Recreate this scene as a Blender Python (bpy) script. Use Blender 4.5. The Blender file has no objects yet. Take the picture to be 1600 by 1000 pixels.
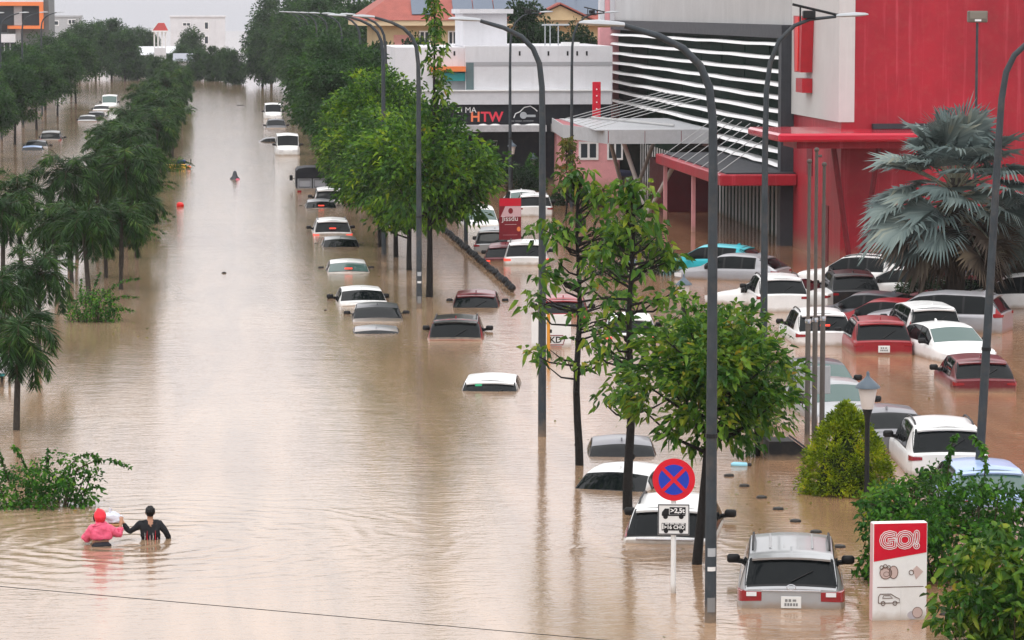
import bpy, math, random
import numpy as np
from mathutils import Vector, Matrix

R = math.radians
scene = bpy.context.scene
rng = np.random.default_rng(7)
random.seed(7)

# ------------------------------------------------------------------ camera
FPX, CX, CY = 5000.0, 800.0, 500.0           # focal length in photo pixels (1600 wide)
PITCH = math.atan(485.0 / FPX)
YAW = math.atan(458.0 / math.hypot(FPX, 485.0))
CAM = Vector((0.0, 0.0, 10.0))               # water level is z = 0
cam_data = bpy.data.cameras.new('camera')
cam_data.sensor_width = 36.0
cam_data.lens = FPX / 1600.0 * 36.0
cam_data.clip_start = 1.0
cam_data.clip_end = 6000.0
cam = bpy.data.objects.new('camera', cam_data)
scene.collection.objects.link(cam)
cam.location = CAM
cam.rotation_euler = (math.pi / 2 - PITCH, 0.0, -YAW)
scene.camera = cam

# ------------------------------------------------------------------ world: rainy overcast
world = bpy.data.worlds.new('World')
scene.world = world
world.use_nodes = True
wt = world.node_tree
for n in list(wt.nodes):
    wt.nodes.remove(n)
wo = wt.nodes.new('ShaderNodeOutputWorld')
bg = wt.nodes.new('ShaderNodeBackground')
sky = wt.nodes.new('ShaderNodeTexSky')
sky.sky_type = 'NISHITA'
sky.sun_disc = False
sky.sun_elevation = R(58)
sky.sun_rotation = R(200)
sky.air_density = 1.0
sky.dust_density = 6.0
hs = wt.nodes.new('ShaderNodeHueSaturation')
hs.inputs['Saturation'].default_value = 0.12
wt.links.new(sky.outputs['Color'], hs.inputs['Color'])
tc = wt.nodes.new('ShaderNodeTexCoord')
sx = wt.nodes.new('ShaderNodeSeparateXYZ')
wt.links.new(tc.outputs['Generated'], sx.inputs[0])
ramp = wt.nodes.new('ShaderNodeValToRGB')     # cloud layer, brighter overhead (overcast law)
ramp.color_ramp.elements[0].position = 0.0
ramp.color_ramp.elements[0].color = (0.66, 0.655, 0.70, 1)
ramp.color_ramp.elements[1].position = 1.0
ramp.color_ramp.elements[1].color = (1.62, 1.60, 1.62, 1)
e_ = ramp.color_ramp.elements.new(0.18); e_.color = (1.32, 1.31, 1.34, 1)
wt.links.new(sx.outputs['Z'], ramp.inputs['Fac'])
vm = wt.nodes.new('ShaderNodeMix'); vm.data_type = 'RGBA'; vm.blend_type = 'MIX'
vm.inputs['Factor'].default_value = 0.92
sc10 = wt.nodes.new('ShaderNodeMix'); sc10.data_type = 'RGBA'; sc10.blend_type = 'MULTIPLY'
sc10.inputs['Factor'].default_value = 1.0
sc10.inputs['B'].default_value = (10, 10, 10, 1)
wt.links.new(ramp.outputs['Color'], sc10.inputs['A'])
wt.links.new(hs.outputs['Color'], vm.inputs['A'])
wt.links.new(sc10.outputs['Result'], vm.inputs['B'])
wt.links.new(vm.outputs['Result'], bg.inputs['Color'])
bg.inputs['Strength'].default_value = 0.1
wt.links.new(bg.outputs['Background'], wo.inputs['Surface'])

sun_d = bpy.data.lights.new('sun', 'SUN')
sun_d.energy = 0.7
sun_d.angle = R(25)
sun_d.color = (1.0, 0.97, 0.93)
sun = bpy.data.objects.new('sun', sun_d)
scene.collection.objects.link(sun)
sun.rotation_euler = (R(32), 0, R(-20))

vs = scene.view_settings
vs.view_transform = 'Standard'
vs.look = 'None'
vs.gamma = 1.0
vs.exposure = 0.22
vs.use_curve_mapping = False
scene.cycles.max_bounces = 6
scene.cycles.transparent_max_bounces = 6
scene.cycles.volume_bounces = 0

# ------------------------------------------------------------------ pixel <-> world
_F = Vector((math.sin(YAW) * math.cos(PITCH), math.cos(YAW) * math.cos(PITCH), -math.sin(PITCH)))
_R = Vector((math.cos(YAW), -math.sin(YAW), 0))
_U = _R.cross(_F)

def ray(px, py):
    return _R * ((px - CX) / FPX) + _U * (-(py - CY) / FPX) + _F

def P(px, py, z=0.0):                          # photo pixel -> point on the level z
    v = ray(px, py)
    return CAM + v * ((z - CAM.z) / v.z)

def PY(px, py, Y):                             # photo pixel -> point at distance Y
    v = ray(px, py)
    return CAM + v * ((Y - CAM.y) / v.y)

def PX(px, py, X):
    v = ray(px, py)
    return CAM + v * ((X - CAM.x) / v.x)

# ------------------------------------------------------------------ objects and tags
COL = scene.collection

def tag(o, label=None, cat=None, group=None, kind=None):
    if label: o['label'] = label
    if cat: o['category'] = cat
    if group: o['group'] = group
    if kind: o['kind'] = kind
    return o

def empty(name, loc, rz=0.0):
    o = bpy.data.objects.new(name, None)
    o.empty_display_size = 0.3
    COL.objects.link(o)
    o.location = loc
    o.rotation_euler = (0, 0, rz)
    return o

def put(name, mesh, mat=None, parent=None, loc=(0, 0, 0), rot=(0, 0, 0), scale=(1, 1, 1)):
    o = bpy.data.objects.new(name, mesh)
    COL.objects.link(o)
    o.parent = parent
    o.location = loc
    o.rotation_euler = rot
    o.scale = scale
    if mat is not None:
        if not mesh.materials:
            mesh.materials.append(mat)
        if mesh.materials[0] != mat:
            o.material_slots[0].link = 'OBJECT'
            o.material_slots[0].material = mat
    return o

def copy_tree(o, parent=None):
    c = o.copy(); COL.objects.link(c); c.parent = parent
    for ch in list(o.children):
        copy_tree(ch, c)
    return c

ORD = ['first', 'second', 'third', 'fourth', 'fifth', 'sixth', 'seventh', 'eighth', 'ninth', 'tenth', 'eleventh', 'twelfth',
       'thirteenth', 'fourteenth', 'fifteenth', 'sixteenth', 'seventeenth', 'eighteenth', 'nineteenth', 'twentieth',
       'twenty-first', 'twenty-second', 'twenty-third', 'twenty-fourth', 'twenty-fifth', 'twenty-sixth', 'twenty-seventh',
       'twenty-eighth', 'twenty-ninth', 'thirtieth', 'thirty-first', 'thirty-second', 'thirty-third', 'thirty-fourth',
       'thirty-fifth', 'thirty-sixth', 'thirty-seventh', 'thirty-eighth', 'thirty-ninth', 'fortieth']

# ------------------------------------------------------------------ mesh builder
class MB:
    def __init__(self):
        self.v = []; self.f = []
    def add(self, vs, fs):
        n = len(self.v)
        self.v += [tuple(x) for x in vs]
        self.f += [tuple(i + n for i in f) for f in fs]
        return self
    def box(self, x0, x1, y0, y1, z0, z1):
        return self.add([(x0, y0, z0), (x1, y0, z0), (x1, y1, z0), (x0, y1, z0), (x0, y0, z1), (x1, y0, z1), (x1, y1, z1), (x0, y1, z1)],
                        [(0, 3, 2, 1), (4, 5, 6, 7), (0, 1, 5, 4), (1, 2, 6, 5), (2, 3, 7, 6), (3, 0, 4, 7)])
    def bbox(self, x0, x1, y0, y1, z0, z1, b=0.02):    # box with chamfered edges
        xs = (x0, x0 + b, x1 - b, x1); ys = (y0, y0 + b, y1 - b, y1); zs = (z0, z0 + b, z1 - b, z1)
        idx = {}; vs = []; fs = []
        def vid(i, j, k):
            key = (i, j, k)
            if key not in idx:
                idx[key] = len(vs); vs.append((xs[i], ys[j], zs[k]))
            return idx[key]
        for ax in range(3):
            for s in (0, 3):
                def m(a, c):
                    t = [0, 0, 0]; t[ax] = s; o = [q for q in range(3) if q != ax]; t[o[0]] = a; t[o[1]] = c
                    return vid(*t)
                q = [m(1, 1), m(2, 1), m(2, 2), m(1, 2)]
                flip = (s == 3) ^ (ax == 1)
                fs.append(tuple(q) if flip else tuple(q[::-1]))
        # edges
        for ax in range(3):
            o = [q for q in range(3) if q != ax]
            for sa in (0, 3):
                for sb in (0, 3):
                    def e(c, which):
                        t = [0, 0, 0]; t[ax] = c
                        if which == 0: t[o[0]] = sa; t[o[1]] = 1 if sb == 0 else 2
                        else: t[o[1]] = sb; t[o[0]] = 1 if sa == 0 else 2
                        return vid(*t)
                    fs.append((e(1, 0), e(2, 0), e(2, 1), e(1, 1)))
        for sx_ in (0, 3):
            for sy_ in (0, 3):
                for sz_ in (0, 3):
                    ix = 1 if sx_ == 0 else 2; iy = 1 if sy_ == 0 else 2; iz = 1 if sz_ == 0 else 2
                    fs.append((vid(sx_, iy, iz), vid(ix, sy_, iz), vid(ix, iy, sz_)))
        return self.add(vs, fs)
    def tube(self, pts, rad, n=8, cap=True):
        pts = [Vector(p) for p in pts]
        if not hasattr(rad, '__len__'): rad = [rad] * len(pts)
        vs = []; fs = []
        prev = None
        for i, p in enumerate(pts):
            t = (pts[min(i + 1, len(pts) - 1)] - pts[max(i - 1, 0)])
            if t.length < 1e-9: t = Vector((0, 0, 1))
            t.normalize()
            if prev is None:
                a = t.cross(Vector((0, 1, 0)) if abs(t.y) < 0.9 else Vector((1, 0, 0))).normalized()
            else:
                a = (prev - t * prev.dot(t))
                a = a.normalized() if a.length > 1e-6 else t.orthogonal().normalized()
            prev = a
            b = t.cross(a)
            for k in range(n):
                q = 2 * math.pi * k / n
                vs.append(p + (a * math.cos(q) + b * math.sin(q)) * rad[i])
        for i in range(len(pts) - 1):
            for k in range(n):
                k2 = (k + 1) % n
                fs.append((i * n + k, i * n + k2, (i + 1) * n + k2, (i + 1) * n + k))
        if cap:
            fs.append(tuple(range(n))[::-1])
            fs.append(tuple((len(pts) - 1) * n + k for k in range(n)))
        return self.add(vs, fs)
    def lathe(self, prof, n=16, c=(0, 0, 0)):          # prof: (r, z)
        vs = []; fs = []
        for r, z in prof:
            for k in range(n):
                a = 2 * math.pi * k / n
                vs.append((c[0] + r * math.cos(a), c[1] + r * math.sin(a), c[2] + z))
        for i in range(len(prof) - 1):
            for k in range(n):
                k2 = (k + 1) % n
                fs.append((i * n + k, i * n + k2, (i + 1) * n + k2, (i + 1) * n + k))
        fs.append(tuple(range(n))[::-1]); fs.append(tuple((len(prof) - 1) * n + k for k in range(n)))
        return self.add(vs, fs)
    def ball(self, c, r, n=10, m=7):
        if not hasattr(r, '__len__'): r = (r, r, r)
        vs = []; fs = []
        for i in range(m + 1):
            th = math.pi * i / m
            for k in range(n):
                a = 2 * math.pi * k / n
                vs.append((c[0] + r[0] * math.sin(th) * math.cos(a), c[1] + r[1] * math.sin(th) * math.sin(a), c[2] + r[2] * math.cos(th)))
        for i in range(m):
            for k in range(n):
                k2 = (k + 1) % n
                fs.append((i * n + k, (i + 1) * n + k, (i + 1) * n + k2, i * n + k2))
        return self.add(vs, fs)
    def prism(self, poly, axis, a, b):                  # poly of 2-tuples extruded along an axis from a to b
        n = len(poly)
        def mk(p, t):
            if axis == 'x': return (t, p[0], p[1])
            if axis == 'y': return (p[0], t, p[1])
            return (p[0], p[1], t)
        vs = [mk(p, a) for p in poly] + [mk(p, b) for p in poly]
        fs = [tuple(range(n)), tuple(range(n, 2 * n))[::-1]]
        for i in range(n):
            j = (i + 1) % n
            fs.append((i, i + n, j + n, j))
        return self.add(vs, fs)
    def mesh(self, name, smooth=None):
        me = bpy.data.meshes.new(name)
        me.from_pydata(self.v, [], self.f)
        me.validate()
        fix_normals(me)
        if smooth is not None:
            me.polygons.foreach_set('use_smooth', [True] * len(me.polygons))
            me.set_sharp_from_angle(angle=R(smooth))
        me.update()
        return me
    def build(self, name, mat=None, parent=None, smooth=None, loc=(0, 0, 0), rot=(0, 0, 0)):
        return put(name, self.mesh(name, smooth), mat, parent, loc, rot)

import bmesh
def fix_normals(me):
    bm = bmesh.new(); bm.from_mesh(me)
    bmesh.ops.recalc_face_normals(bm, faces=bm.faces)
    bm.to_mesh(me); bm.free()

def quads_mesh(name, verts, quads, smooth=False):      # fast path for leaves
    verts = np.asarray(verts, dtype=np.float32).reshape(-1, 3)
    quads = np.asarray(quads, dtype=np.int32)
    k = quads.shape[1]
    me = bpy.data.meshes.new(name)
    me.vertices.add(len(verts)); me.vertices.foreach_set('co', verts.ravel())
    me.loops.add(quads.size); me.loops.foreach_set('vertex_index', quads.ravel())
    me.polygons.add(len(quads))
    me.polygons.foreach_set('loop_start', np.arange(0, quads.size, k, dtype=np.int32))
    me.polygons.foreach_set('loop_total', np.full(len(quads), k, dtype=np.int32))
    if smooth: me.polygons.foreach_set('use_smooth', np.ones(len(quads), dtype=bool))
    me.update(calc_edges=True)
    return me

# ------------------------------------------------------------------ materials
MATS = {}
def nodes_of(m):
    m.use_nodes = True
    nt = m.node_tree
    return nt, nt.nodes['Principled BSDF']

def mat(name, col, rough=0.6, metal=0.0, var=0.0, vscale=3.0, coat=0.0, spec=0.22, emit=None, estr=0.0, streak=0.0, streakcol=(0.5, 0.5, 0.5), bump=0.0, bscale=40.0):
    if name in MATS: return MATS[name]
    m = bpy.data.materials.new(name)
    nt, b = nodes_of(m)
    b.inputs['Base Color'].default_value = (*col, 1)
    b.inputs['Roughness'].default_value = rough
    b.inputs['Metallic'].default_value = metal
    b.inputs['Specular IOR Level'].default_value = spec
    if coat: 
        b.inputs['Coat Weight'].default_value = coat
        b.inputs['Coat Roughness'].default_value = 0.06
    if emit:
        b.inputs['Emission Color'].default_value = (*emit, 1)
        b.inputs['Emission Strength'].default_value = estr
    if var or streak or bump:
        tc = nt.nodes.new('ShaderNodeTexCoord')
        src = None
        if var:
            nz = nt.nodes.new('ShaderNodeTexNoise'); nz.inputs['Scale'].default_value = vscale
            nz.inputs['Detail'].default_value = 6; nz.inputs['Roughness'].default_value = 0.65
            nt.links.new(tc.outputs['Object'], nz.inputs['Vector'])
            mr = nt.nodes.new('ShaderNodeMapRange'); mr.inputs[1].default_value = 0.3; mr.inputs[2].default_value = 0.7
            mr.inputs[3].default_value = 1 - var; mr.inputs[4].default_value = 1 + var * 0.6
            nt.links.new(nz.outputs['Fac'], mr.inputs[0])
            mx = nt.nodes.new('ShaderNodeMix'); mx.data_type = 'RGBA'; mx.blend_type = 'MULTIPLY'; mx.inputs['Factor'].default_value = 1
            mx.inputs['A'].default_value = (*col, 1)
            nt.links.new(mr.outputs[0], mx.inputs['B'])
            src = mx.outputs['Result']
            mr2 = nt.nodes.new('ShaderNodeMapRange'); mr2.inputs[3].default_value = max(0.02, rough - 0.12); mr2.inputs[4].default_value = min(1, rough + 0.12)
            nt.links.new(nz.outputs['Fac'], mr2.inputs[0]); nt.links.new(mr2.outputs[0], b.inputs['Roughness'])
        if streak:                                   # rain-wash stains running down the surface
            mp = nt.nodes.new('ShaderNodeMapping'); mp.inputs['Scale'].default_value = (2.4, 2.4, 0.09)
            nt.links.new(tc.outputs['Object'], mp.inputs['Vector'])
            n2 = nt.nodes.new('ShaderNodeTexNoise'); n2.inputs['Scale'].default_value = 1.6; n2.inputs['Detail'].default_value = 7
            n2.inputs['Roughness'].default_value = 0.7
            nt.links.new(mp.outputs[0], n2.inputs['Vector'])
            r2 = nt.nodes.new('ShaderNodeMapRange'); r2.inputs[1].default_value = 0.54; r2.inputs[2].default_value = 0.74
            r2.inputs[3].default_value = 0; r2.inputs[4].default_value = streak
            nt.links.new(n2.outputs['Fac'], r2.inputs[0])
            m2 = nt.nodes.new('ShaderNodeMix'); m2.data_type = 'RGBA'
            if src: nt.links.new(src, m2.inputs['A'])
            else: m2.inputs['A'].default_value = (*col, 1)
            m2.inputs['B'].default_value = (*streakcol, 1)
            nt.links.new(r2.outputs[0], m2.inputs['Factor'])
            src = m2.outputs['Result']
        if src: nt.links.new(src, b.inputs['Base Color'])
        if bump:
            n3 = nt.nodes.new('ShaderNodeTexNoise'); n3.inputs['Scale'].default_value = bscale; n3.inputs['Detail'].default_value = 5
            nt.links.new(tc.outputs['Object'], n3.inputs['Vector'])
            bp = nt.nodes.new('ShaderNodeBump'); bp.inputs['Strength'].default_value = bump; bp.inputs['Distance'].default_value = 0.02
            nt.links.new(n3.outputs['Fac'], bp.inputs['Height']); nt.links.new(bp.outputs[0], b.inputs['Normal'])
    MATS[name] = m
    return m

def leaf_mat(name, ramp_cols, rough=0.42, trans=0.3, nscale=0.9, spec=0.16):
    if name in MATS: return MATS[name]
    m = bpy.data.materials.new(name)
    nt, b = nodes_of(m)
    geo = nt.nodes.new('ShaderNodeNewGeometry')
    cr = nt.nodes.new('ShaderNodeValToRGB')
    els = cr.color_ramp.elements
    while len(els) < len(ramp_cols): els.new(0.5)
    for e, (p, c) in zip(els, ramp_cols):
        e.position = p; e.color = (*c, 1)
    tcl = nt.nodes.new('ShaderNodeTexCoord'); nzl = nt.nodes.new('ShaderNodeTexNoise'); nzl.inputs['Scale'].default_value = nscale; nzl.inputs['Detail'].default_value = 2
    nt.links.new(tcl.outputs['Object'], nzl.inputs['Vector'])
    mrl = nt.nodes.new('ShaderNodeMapRange'); mrl.inputs[1].default_value = 0.33; mrl.inputs[2].default_value = 0.67; mrl.inputs[3].default_value = 0.0; mrl.inputs[4].default_value = 0.62
    nt.links.new(nzl.outputs['Fac'], mrl.inputs[0])
    m1 = nt.nodes.new('ShaderNodeMath'); m1.operation = 'MULTIPLY_ADD'; m1.inputs[1].default_value = 0.38
    nt.links.new(geo.outputs['Random Per Island'], m1.inputs[0]); nt.links.new(mrl.outputs[0], m1.inputs[2])
    nt.links.new(m1.outputs[0], cr.inputs['Fac'])
    nt.links.new(cr.outputs['Color'], b.inputs['Base Color'])
    b.inputs['Roughness'].default_value = rough
    b.inputs['Specular IOR Level'].default_value = spec
    tr = nt.nodes.new('ShaderNodeBsdfTranslucent')
    hsv = nt.nodes.new('ShaderNodeHueSaturation'); hsv.inputs['Value'].default_value = 1.5; hsv.inputs['Hue'].default_value = 0.485
    nt.links.new(cr.outputs['Color'], hsv.inputs['Color']); nt.links.new(hsv.outputs['Color'], tr.inputs['Color'])
    ms = nt.nodes.new('ShaderNodeMixShader'); ms.inputs[0].default_value = trans
    out = nt.nodes['Material Output']
    nt.links.new(b.outputs[0], ms.inputs[1]); nt.links.new(tr.outputs[0], ms.inputs[2]); nt.links.new(ms.outputs[0], out.inputs['Surface'])
    MATS[name] = m
    return m

# paint and glass
def silt(m, h=0.16, amount=0.75, dust=0.22):
    """brown film left just above the flood line with a ragged edge, plus a thin dusting of dirt"""
    nt, b = nodes_of(m)
    ge = nt.nodes.new('ShaderNodeNewGeometry'); sp_ = nt.nodes.new('ShaderNodeSeparateXYZ'); nt.links.new(ge.outputs['Position'], sp_.inputs[0])
    n1 = nt.nodes.new('ShaderNodeTexNoise'); n1.inputs['Scale'].default_value = 5.0; n1.inputs['Detail'].default_value = 5; nt.links.new(ge.outputs['Position'], n1.inputs['Vector'])
    sb = nt.nodes.new('ShaderNodeMath'); sb.operation = 'MULTIPLY_ADD'; sb.inputs[1].default_value = -h; nt.links.new(n1.outputs['Fac'], sb.inputs[0]); nt.links.new(sp_.outputs['Z'], sb.inputs[2])
    mr = nt.nodes.new('ShaderNodeMapRange'); mr.inputs[1].default_value = -0.4 * h; mr.inputs[2].default_value = 0.35 * h; mr.inputs[3].default_value = amount; mr.inputs[4].default_value = 0.0
    nt.links.new(sb.outputs[0], mr.inputs[0])
    n2 = nt.nodes.new('ShaderNodeTexNoise'); n2.inputs['Scale'].default_value = 2.2; n2.inputs['Detail'].default_value = 8; n2.inputs['Roughness'].default_value = 0.75; nt.links.new(ge.outputs['Position'], n2.inputs['Vector'])
    m2 = nt.nodes.new('ShaderNodeMapRange'); m2.inputs[1].default_value = 0.5; m2.inputs[2].default_value = 0.8; m2.inputs[3].default_value = 0.0; m2.inputs[4].default_value = dust; nt.links.new(n2.outputs['Fac'], m2.inputs[0])
    mxx = nt.nodes.new('ShaderNodeMath'); mxx.operation = 'MAXIMUM'; nt.links.new(mr.outputs[0], mxx.inputs[0]); nt.links.new(m2.outputs[0], mxx.inputs[1])
    mx = nt.nodes.new('ShaderNodeMix'); mx.data_type = 'RGBA'; mx.inputs['B'].default_value = (0.30, 0.21, 0.135, 1)
    nt.links.new(mxx.outputs[0], mx.inputs['Factor'])
    if b.inputs['Base Color'].links: nt.links.new(b.inputs['Base Color'].links[0].from_socket, mx.inputs['A'])
    else: mx.inputs['A'].default_value = b.inputs['Base Color'].default_value
    nt.links.new(mx.outputs['Result'], b.inputs['Base Color'])

def paint(name, col, metal=0.0, rough=0.32):
    m = mat('paint_' + name, col, rough=rough, metal=metal, coat=0.35, var=0.10, vscale=1.5)
    silt(m, 0.16, 0.7, 0.12)
    return m
PAINT = dict(
    white=paint('white', (0.80, 0.80, 0.79)), silver=paint('silver', (0.40, 0.41, 0.42), 0.5), grey=paint('grey', (0.20, 0.20, 0.22), 0.3),
    darkgrey=paint('dark_grey', (0.085, 0.088, 0.10), 0.3), black=paint('black', (0.012, 0.012, 0.014)), red=paint('red', (0.27, 0.010, 0.018)),
    darkred=paint('dark_red', (0.13, 0.009, 0.016)), maroon=paint('maroon', (0.16, 0.018, 0.03)), cyan=paint('cyan', (0.04, 0.47, 0.55)),
    blue=paint('blue', (0.34, 0.46, 0.70)), purpleblue=paint('purple_blue', (0.13, 0.14, 0.26), 0.2), midgrey=paint('mid_grey', (0.34, 0.34, 0.36), 0.35),
    yellow=paint('yellow', (0.70, 0.42, 0.03)))
M = dict(
    glass=mat('dark_tinted_glass', (0.004, 0.006, 0.007), rough=0.05, spec=0.15),
    glassgreen=mat('green_tinted_glass', (0.05, 0.10, 0.09), rough=0.06, spec=0.8),
    trim=mat('black_plastic_trim', (0.014, 0.014, 0.015), rough=0.45),
    chrome=mat('chrome_trim', (0.6, 0.6, 0.62), rough=0.18, metal=1.0),
    lamp_red=mat('red_lamp_lens', (0.27, 0.008, 0.012), rough=0.15, coat=0.5),
    lamp_red_lit=mat('red_lamp_lens_lit', (0.6, 0.03, 0.02), rough=0.2, emit=(1.0, 0.10, 0.06), estr=0.9),
    lamp_clear=mat('clear_lamp_lens', (0.75, 0.75, 0.76), rough=0.12, coat=0.5),
    plate_white=mat('white_number_plate', (0.72, 0.72, 0.70), rough=0.5),
    plate_yellow=mat('yellow_number_plate', (0.75, 0.48, 0.05), rough=0.5),
    ink=mat('black_ink', (0.015, 0.015, 0.017), rough=0.6),
    rubber=mat('tyre_rubber', (0.02, 0.02, 0.02), rough=0.85),
    pole=mat('galvanised_grey_pole', (0.043, 0.053, 0.062), rough=0.6, metal=0.0, var=0.3, vscale=2.5, streak=0.5, streakcol=(0.05, 0.055, 0.06)),
    lamp_head=mat('pale_grey_lamp_housing', (0.40, 0.42, 0.44), rough=0.4, var=0.15),
    black_iron=mat('black_cast_iron', (0.012, 0.013, 0.015), rough=0.45),
    bark=mat('wet_dark_bark', (0.013, 0.011, 0.010), rough=0.75, var=0.5, vscale=8, bump=0.8, bscale=25),
    palmbark=mat('wet_palm_trunk', (0.05, 0.043, 0.036), rough=0.8, var=0.4, vscale=9, bump=0.6, bscale=30),
    twig=mat('brown_twig', (0.05, 0.04, 0.022), rough=0.8),
    mud=mat('muddy_ground', (0.16, 0.11, 0.07), rough=0.9, var=0.3),
    white_wall=mat('white_painted_wall', (0.66, 0.66, 0.69), rough=0.7, var=0.10, vscale=0.5, streak=0.35, streakcol=(0.42, 0.42, 0.44)),
    grey_wall=mat('grey_rendered_wall', (0.46, 0.455, 0.455), rough=0.7, var=0.12, vscale=0.4, streak=0.5, streakcol=(0.60, 0.60, 0.60)),
    red_wall=mat('red_painted_wall', (0.36, 0.007, 0.022), rough=0.42, var=0.34, vscale=0.3, streak=0.75, streakcol=(0.56, 0.07, 0.10), spec=0.4, bump=0.5, bscale=3),
    panel_white=mat('pale_grey_cladding_panel', (0.56, 0.555, 0.545), rough=0.5, var=0.08, vscale=0.7, streak=0.4, streakcol=(0.66, 0.66, 0.65)),
    white_paint=mat('white_paint', (0.80, 0.80, 0.80), rough=0.45, var=0.06),
    asphalt_grey=mat('damp_grey', (0.2, 0.2, 0.2), rough=.8),
    dark_frame=mat('dark_grey_steel_frame', (0.038, 0.042, 0.05), rough=0.5, var=0.2, streak=0.3, streakcol=(0.13, 0.13, 0.14)),
    curtain=mat('dark_green_curtain_glass', (0.003, 0.020, 0.013), rough=0.35, spec=0.06, var=0.5, vscale=1.2),
    shop_black=mat('black_shopfront', (0.014, 0.016, 0.022), rough=0.35, var=0.25, vscale=0.8),
    roof_red=mat('red_roof_tiles', (0.34, 0.105, 0.085), rough=0.75, var=0.22, vscale=1.2, bump=0.5, bscale=8),
    yellow_wall=mat('cream_yellow_wall', (0.58, 0.45, 0.27), rough=0.8, var=0.12, vscale=0.5),
    pink_wall=mat('pink_wall', (0.72, 0.34, 0.36), rough=0.7, var=0.08),
    solar=mat('solar_panel', (0.10, 0.13, 0.18), rough=0.2, coat=0.4),
    orange=mat('orange_paint', (0.80, 0.22, 0.07), rough=0.5),
    teal=mat('teal_paint', (0.03, 0.24, 0.25), rough=0.5),
    concrete=mat('concrete', (0.34, 0.33, 0.32), rough=0.85, var=0.15),
    hazegrey=mat('grey_far_wall', (0.42, 0.43, 0.45), rough=0.8, var=0.1),
    window_dark=mat('dark_window_pane', (0.04, 0.05, 0.06), rough=0.12),
    sign_red=mat('red_sign_face', (0.55, 0.010, 0.03), rough=0.35, var=0.06),
    sign_blue=mat('blue_sign_face', (0.02, 0.05, 0.42), rough=0.35),
    sign_white=mat('white_sign_face', (0.74, 0.74, 0.73), rough=0.45, var=0.05),
    sign_bright_red=mat('bright_red_sign_face', (0.62, 0.015, 0.03), rough=0.35),
    banner=mat('dark_red_banner', (0.20, 0.012, 0.02), rough=0.55, var=0.2, vscale=4),
    banner_pink=mat('pale_pink_print', (0.60, 0.38, 0.40), rough=0.55),
    frosted=mat('frosted_lamp_glass', (0.62, 0.56, 0.52), rough=0.35),
    lamp_cap=mat('blue_grey_lamp_cap', (0.10, 0.13, 0.16), rough=0.4),
    steel=mat('brushed_steel', (0.085, 0.072, 0.064), rough=0.5, metal=0.0, var=0.15, vscale=2.0),
    skin=mat('skin', (0.42, 0.22, 0.14), rough=0.5),
    hair=mat('black_hair', (0.008, 0.007, 0.007), rough=0.45),
    pinkcoat=mat('wet_pink_raincoat', (0.78, 0.115, 0.21), rough=0.28, var=0.18, vscale=9, bump=0.5, bscale=14),
    redhood=mat('red_hood_fabric', (0.75, 0.03, 0.05), rough=0.45, var=0.15, vscale=12),
    blackshirt=mat('black_shirt', (0.012, 0.013, 0.016), rough=0.7, bump=0.4, bscale=18),
    navy=mat('navy_print', (0.03, 0.03, 0.08), rough=0.7),
    bag=mat('white_plastic_bag', (0.66, 0.69, 0.76), rough=0.3, var=0.1, vscale=8, bump=0.6, bscale=12),
    debris=mat('dark_wet_debris', (0.03, 0.026, 0.022), rough=0.5, var=0.4),
    redplastic=mat('red_plastic', (0.70, 0.02, 0.015), rough=0.35),
    bluebottle=mat('pale_blue_plastic', (0.30, 0.62, 0.75), rough=0.25),
    canvas=mat('black_canvas', (0.012, 0.013, 0.018), rough=0.6, bump=0.3, bscale=8),
)
G_DARK = (0.012, 0.040, 0.010); G_MID = (0.026, 0.085, 0.012); G_LIT = (0.115, 0.25, 0.016); G_YEL = (0.30, 0.38, 0.02)
for k_, h_, d_ in (('sign_white', .2, .16), ('pole', .5, .2), ('red_wall', .9, .12), ('sign_red', .2, .1), ('steel', .4, .2), ('black_iron', .2, .12), ('white_wall', .8, .12), ('white_paint', .3, .1), ('shop_black', .5, .1), ('pink_wall', .6, .15)):
    silt(M[k_], h_, 0.6, d_)
MATS['dark_green_curtain_glass'].node_tree.nodes['Principled BSDF'].inputs['IOR'].default_value = 1.08
L_STREET = leaf_mat('street_tree_leaves', [(0.0, G_DARK), (0.42, G_MID), (0.76, G_LIT), (1.0, G_YEL)])
L_FAR = leaf_mat('far_tree_leaves', [(0.0, (0.010, 0.032, 0.011)), (0.55, (0.022, 0.066, 0.017)), (1.0, (0.065, 0.15, 0.025))])
L_NEAR = leaf_mat('large_glossy_leaves', [(0.0, (0.012, 0.045, 0.008)), (0.4, (0.030, 0.10, 0.012)), (0.72, (0.115, 0.215, 0.018)), (0.92, (0.25, 0.29, 0.03)), (1.0, (0.34, 0.22, 0.03))], rough=0.32, nscale=2.2)
L_PALM = leaf_mat('palm_leaflets', [(0.0, (0.006, 0.021, 0.006)), (0.5, (0.016, 0.050, 0.011)), (0.85, (0.048, 0.115, 0.016)), (1.0, (0.15, 0.18, 0.035))], trans=0.2, rough=0.5)
L_SHRUB = leaf_mat('shrub_leaves', [(0.0, (0.010, 0.045, 0.007)), (0.5, (0.024, 0.10, 0.010)), (0.85, (0.08, 0.23, 0.016)), (1.0, (0.20, 0.30, 0.03))], nscale=2.5)
L_TOPIARY = leaf_mat('topiary_leaves', [(0.0, (0.025, 0.055, 0.004)), (0.45, (0.14, 0.22, 0.008)), (0.85, (0.40, 0.46, 0.015)), (1.0, (0.55, 0.36, 0.03))], nscale=3.0)
L_FAN = leaf_mat('silver_fan_leaves', [(0.0, (0.07, 0.10, 0.10)), (0.5, (0.13, 0.175, 0.17)), (0.9, (0.22, 0.27, 0.25)), (1.0, (0.30, 0.31, 0.24))], rough=0.5, trans=0.1)
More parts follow.
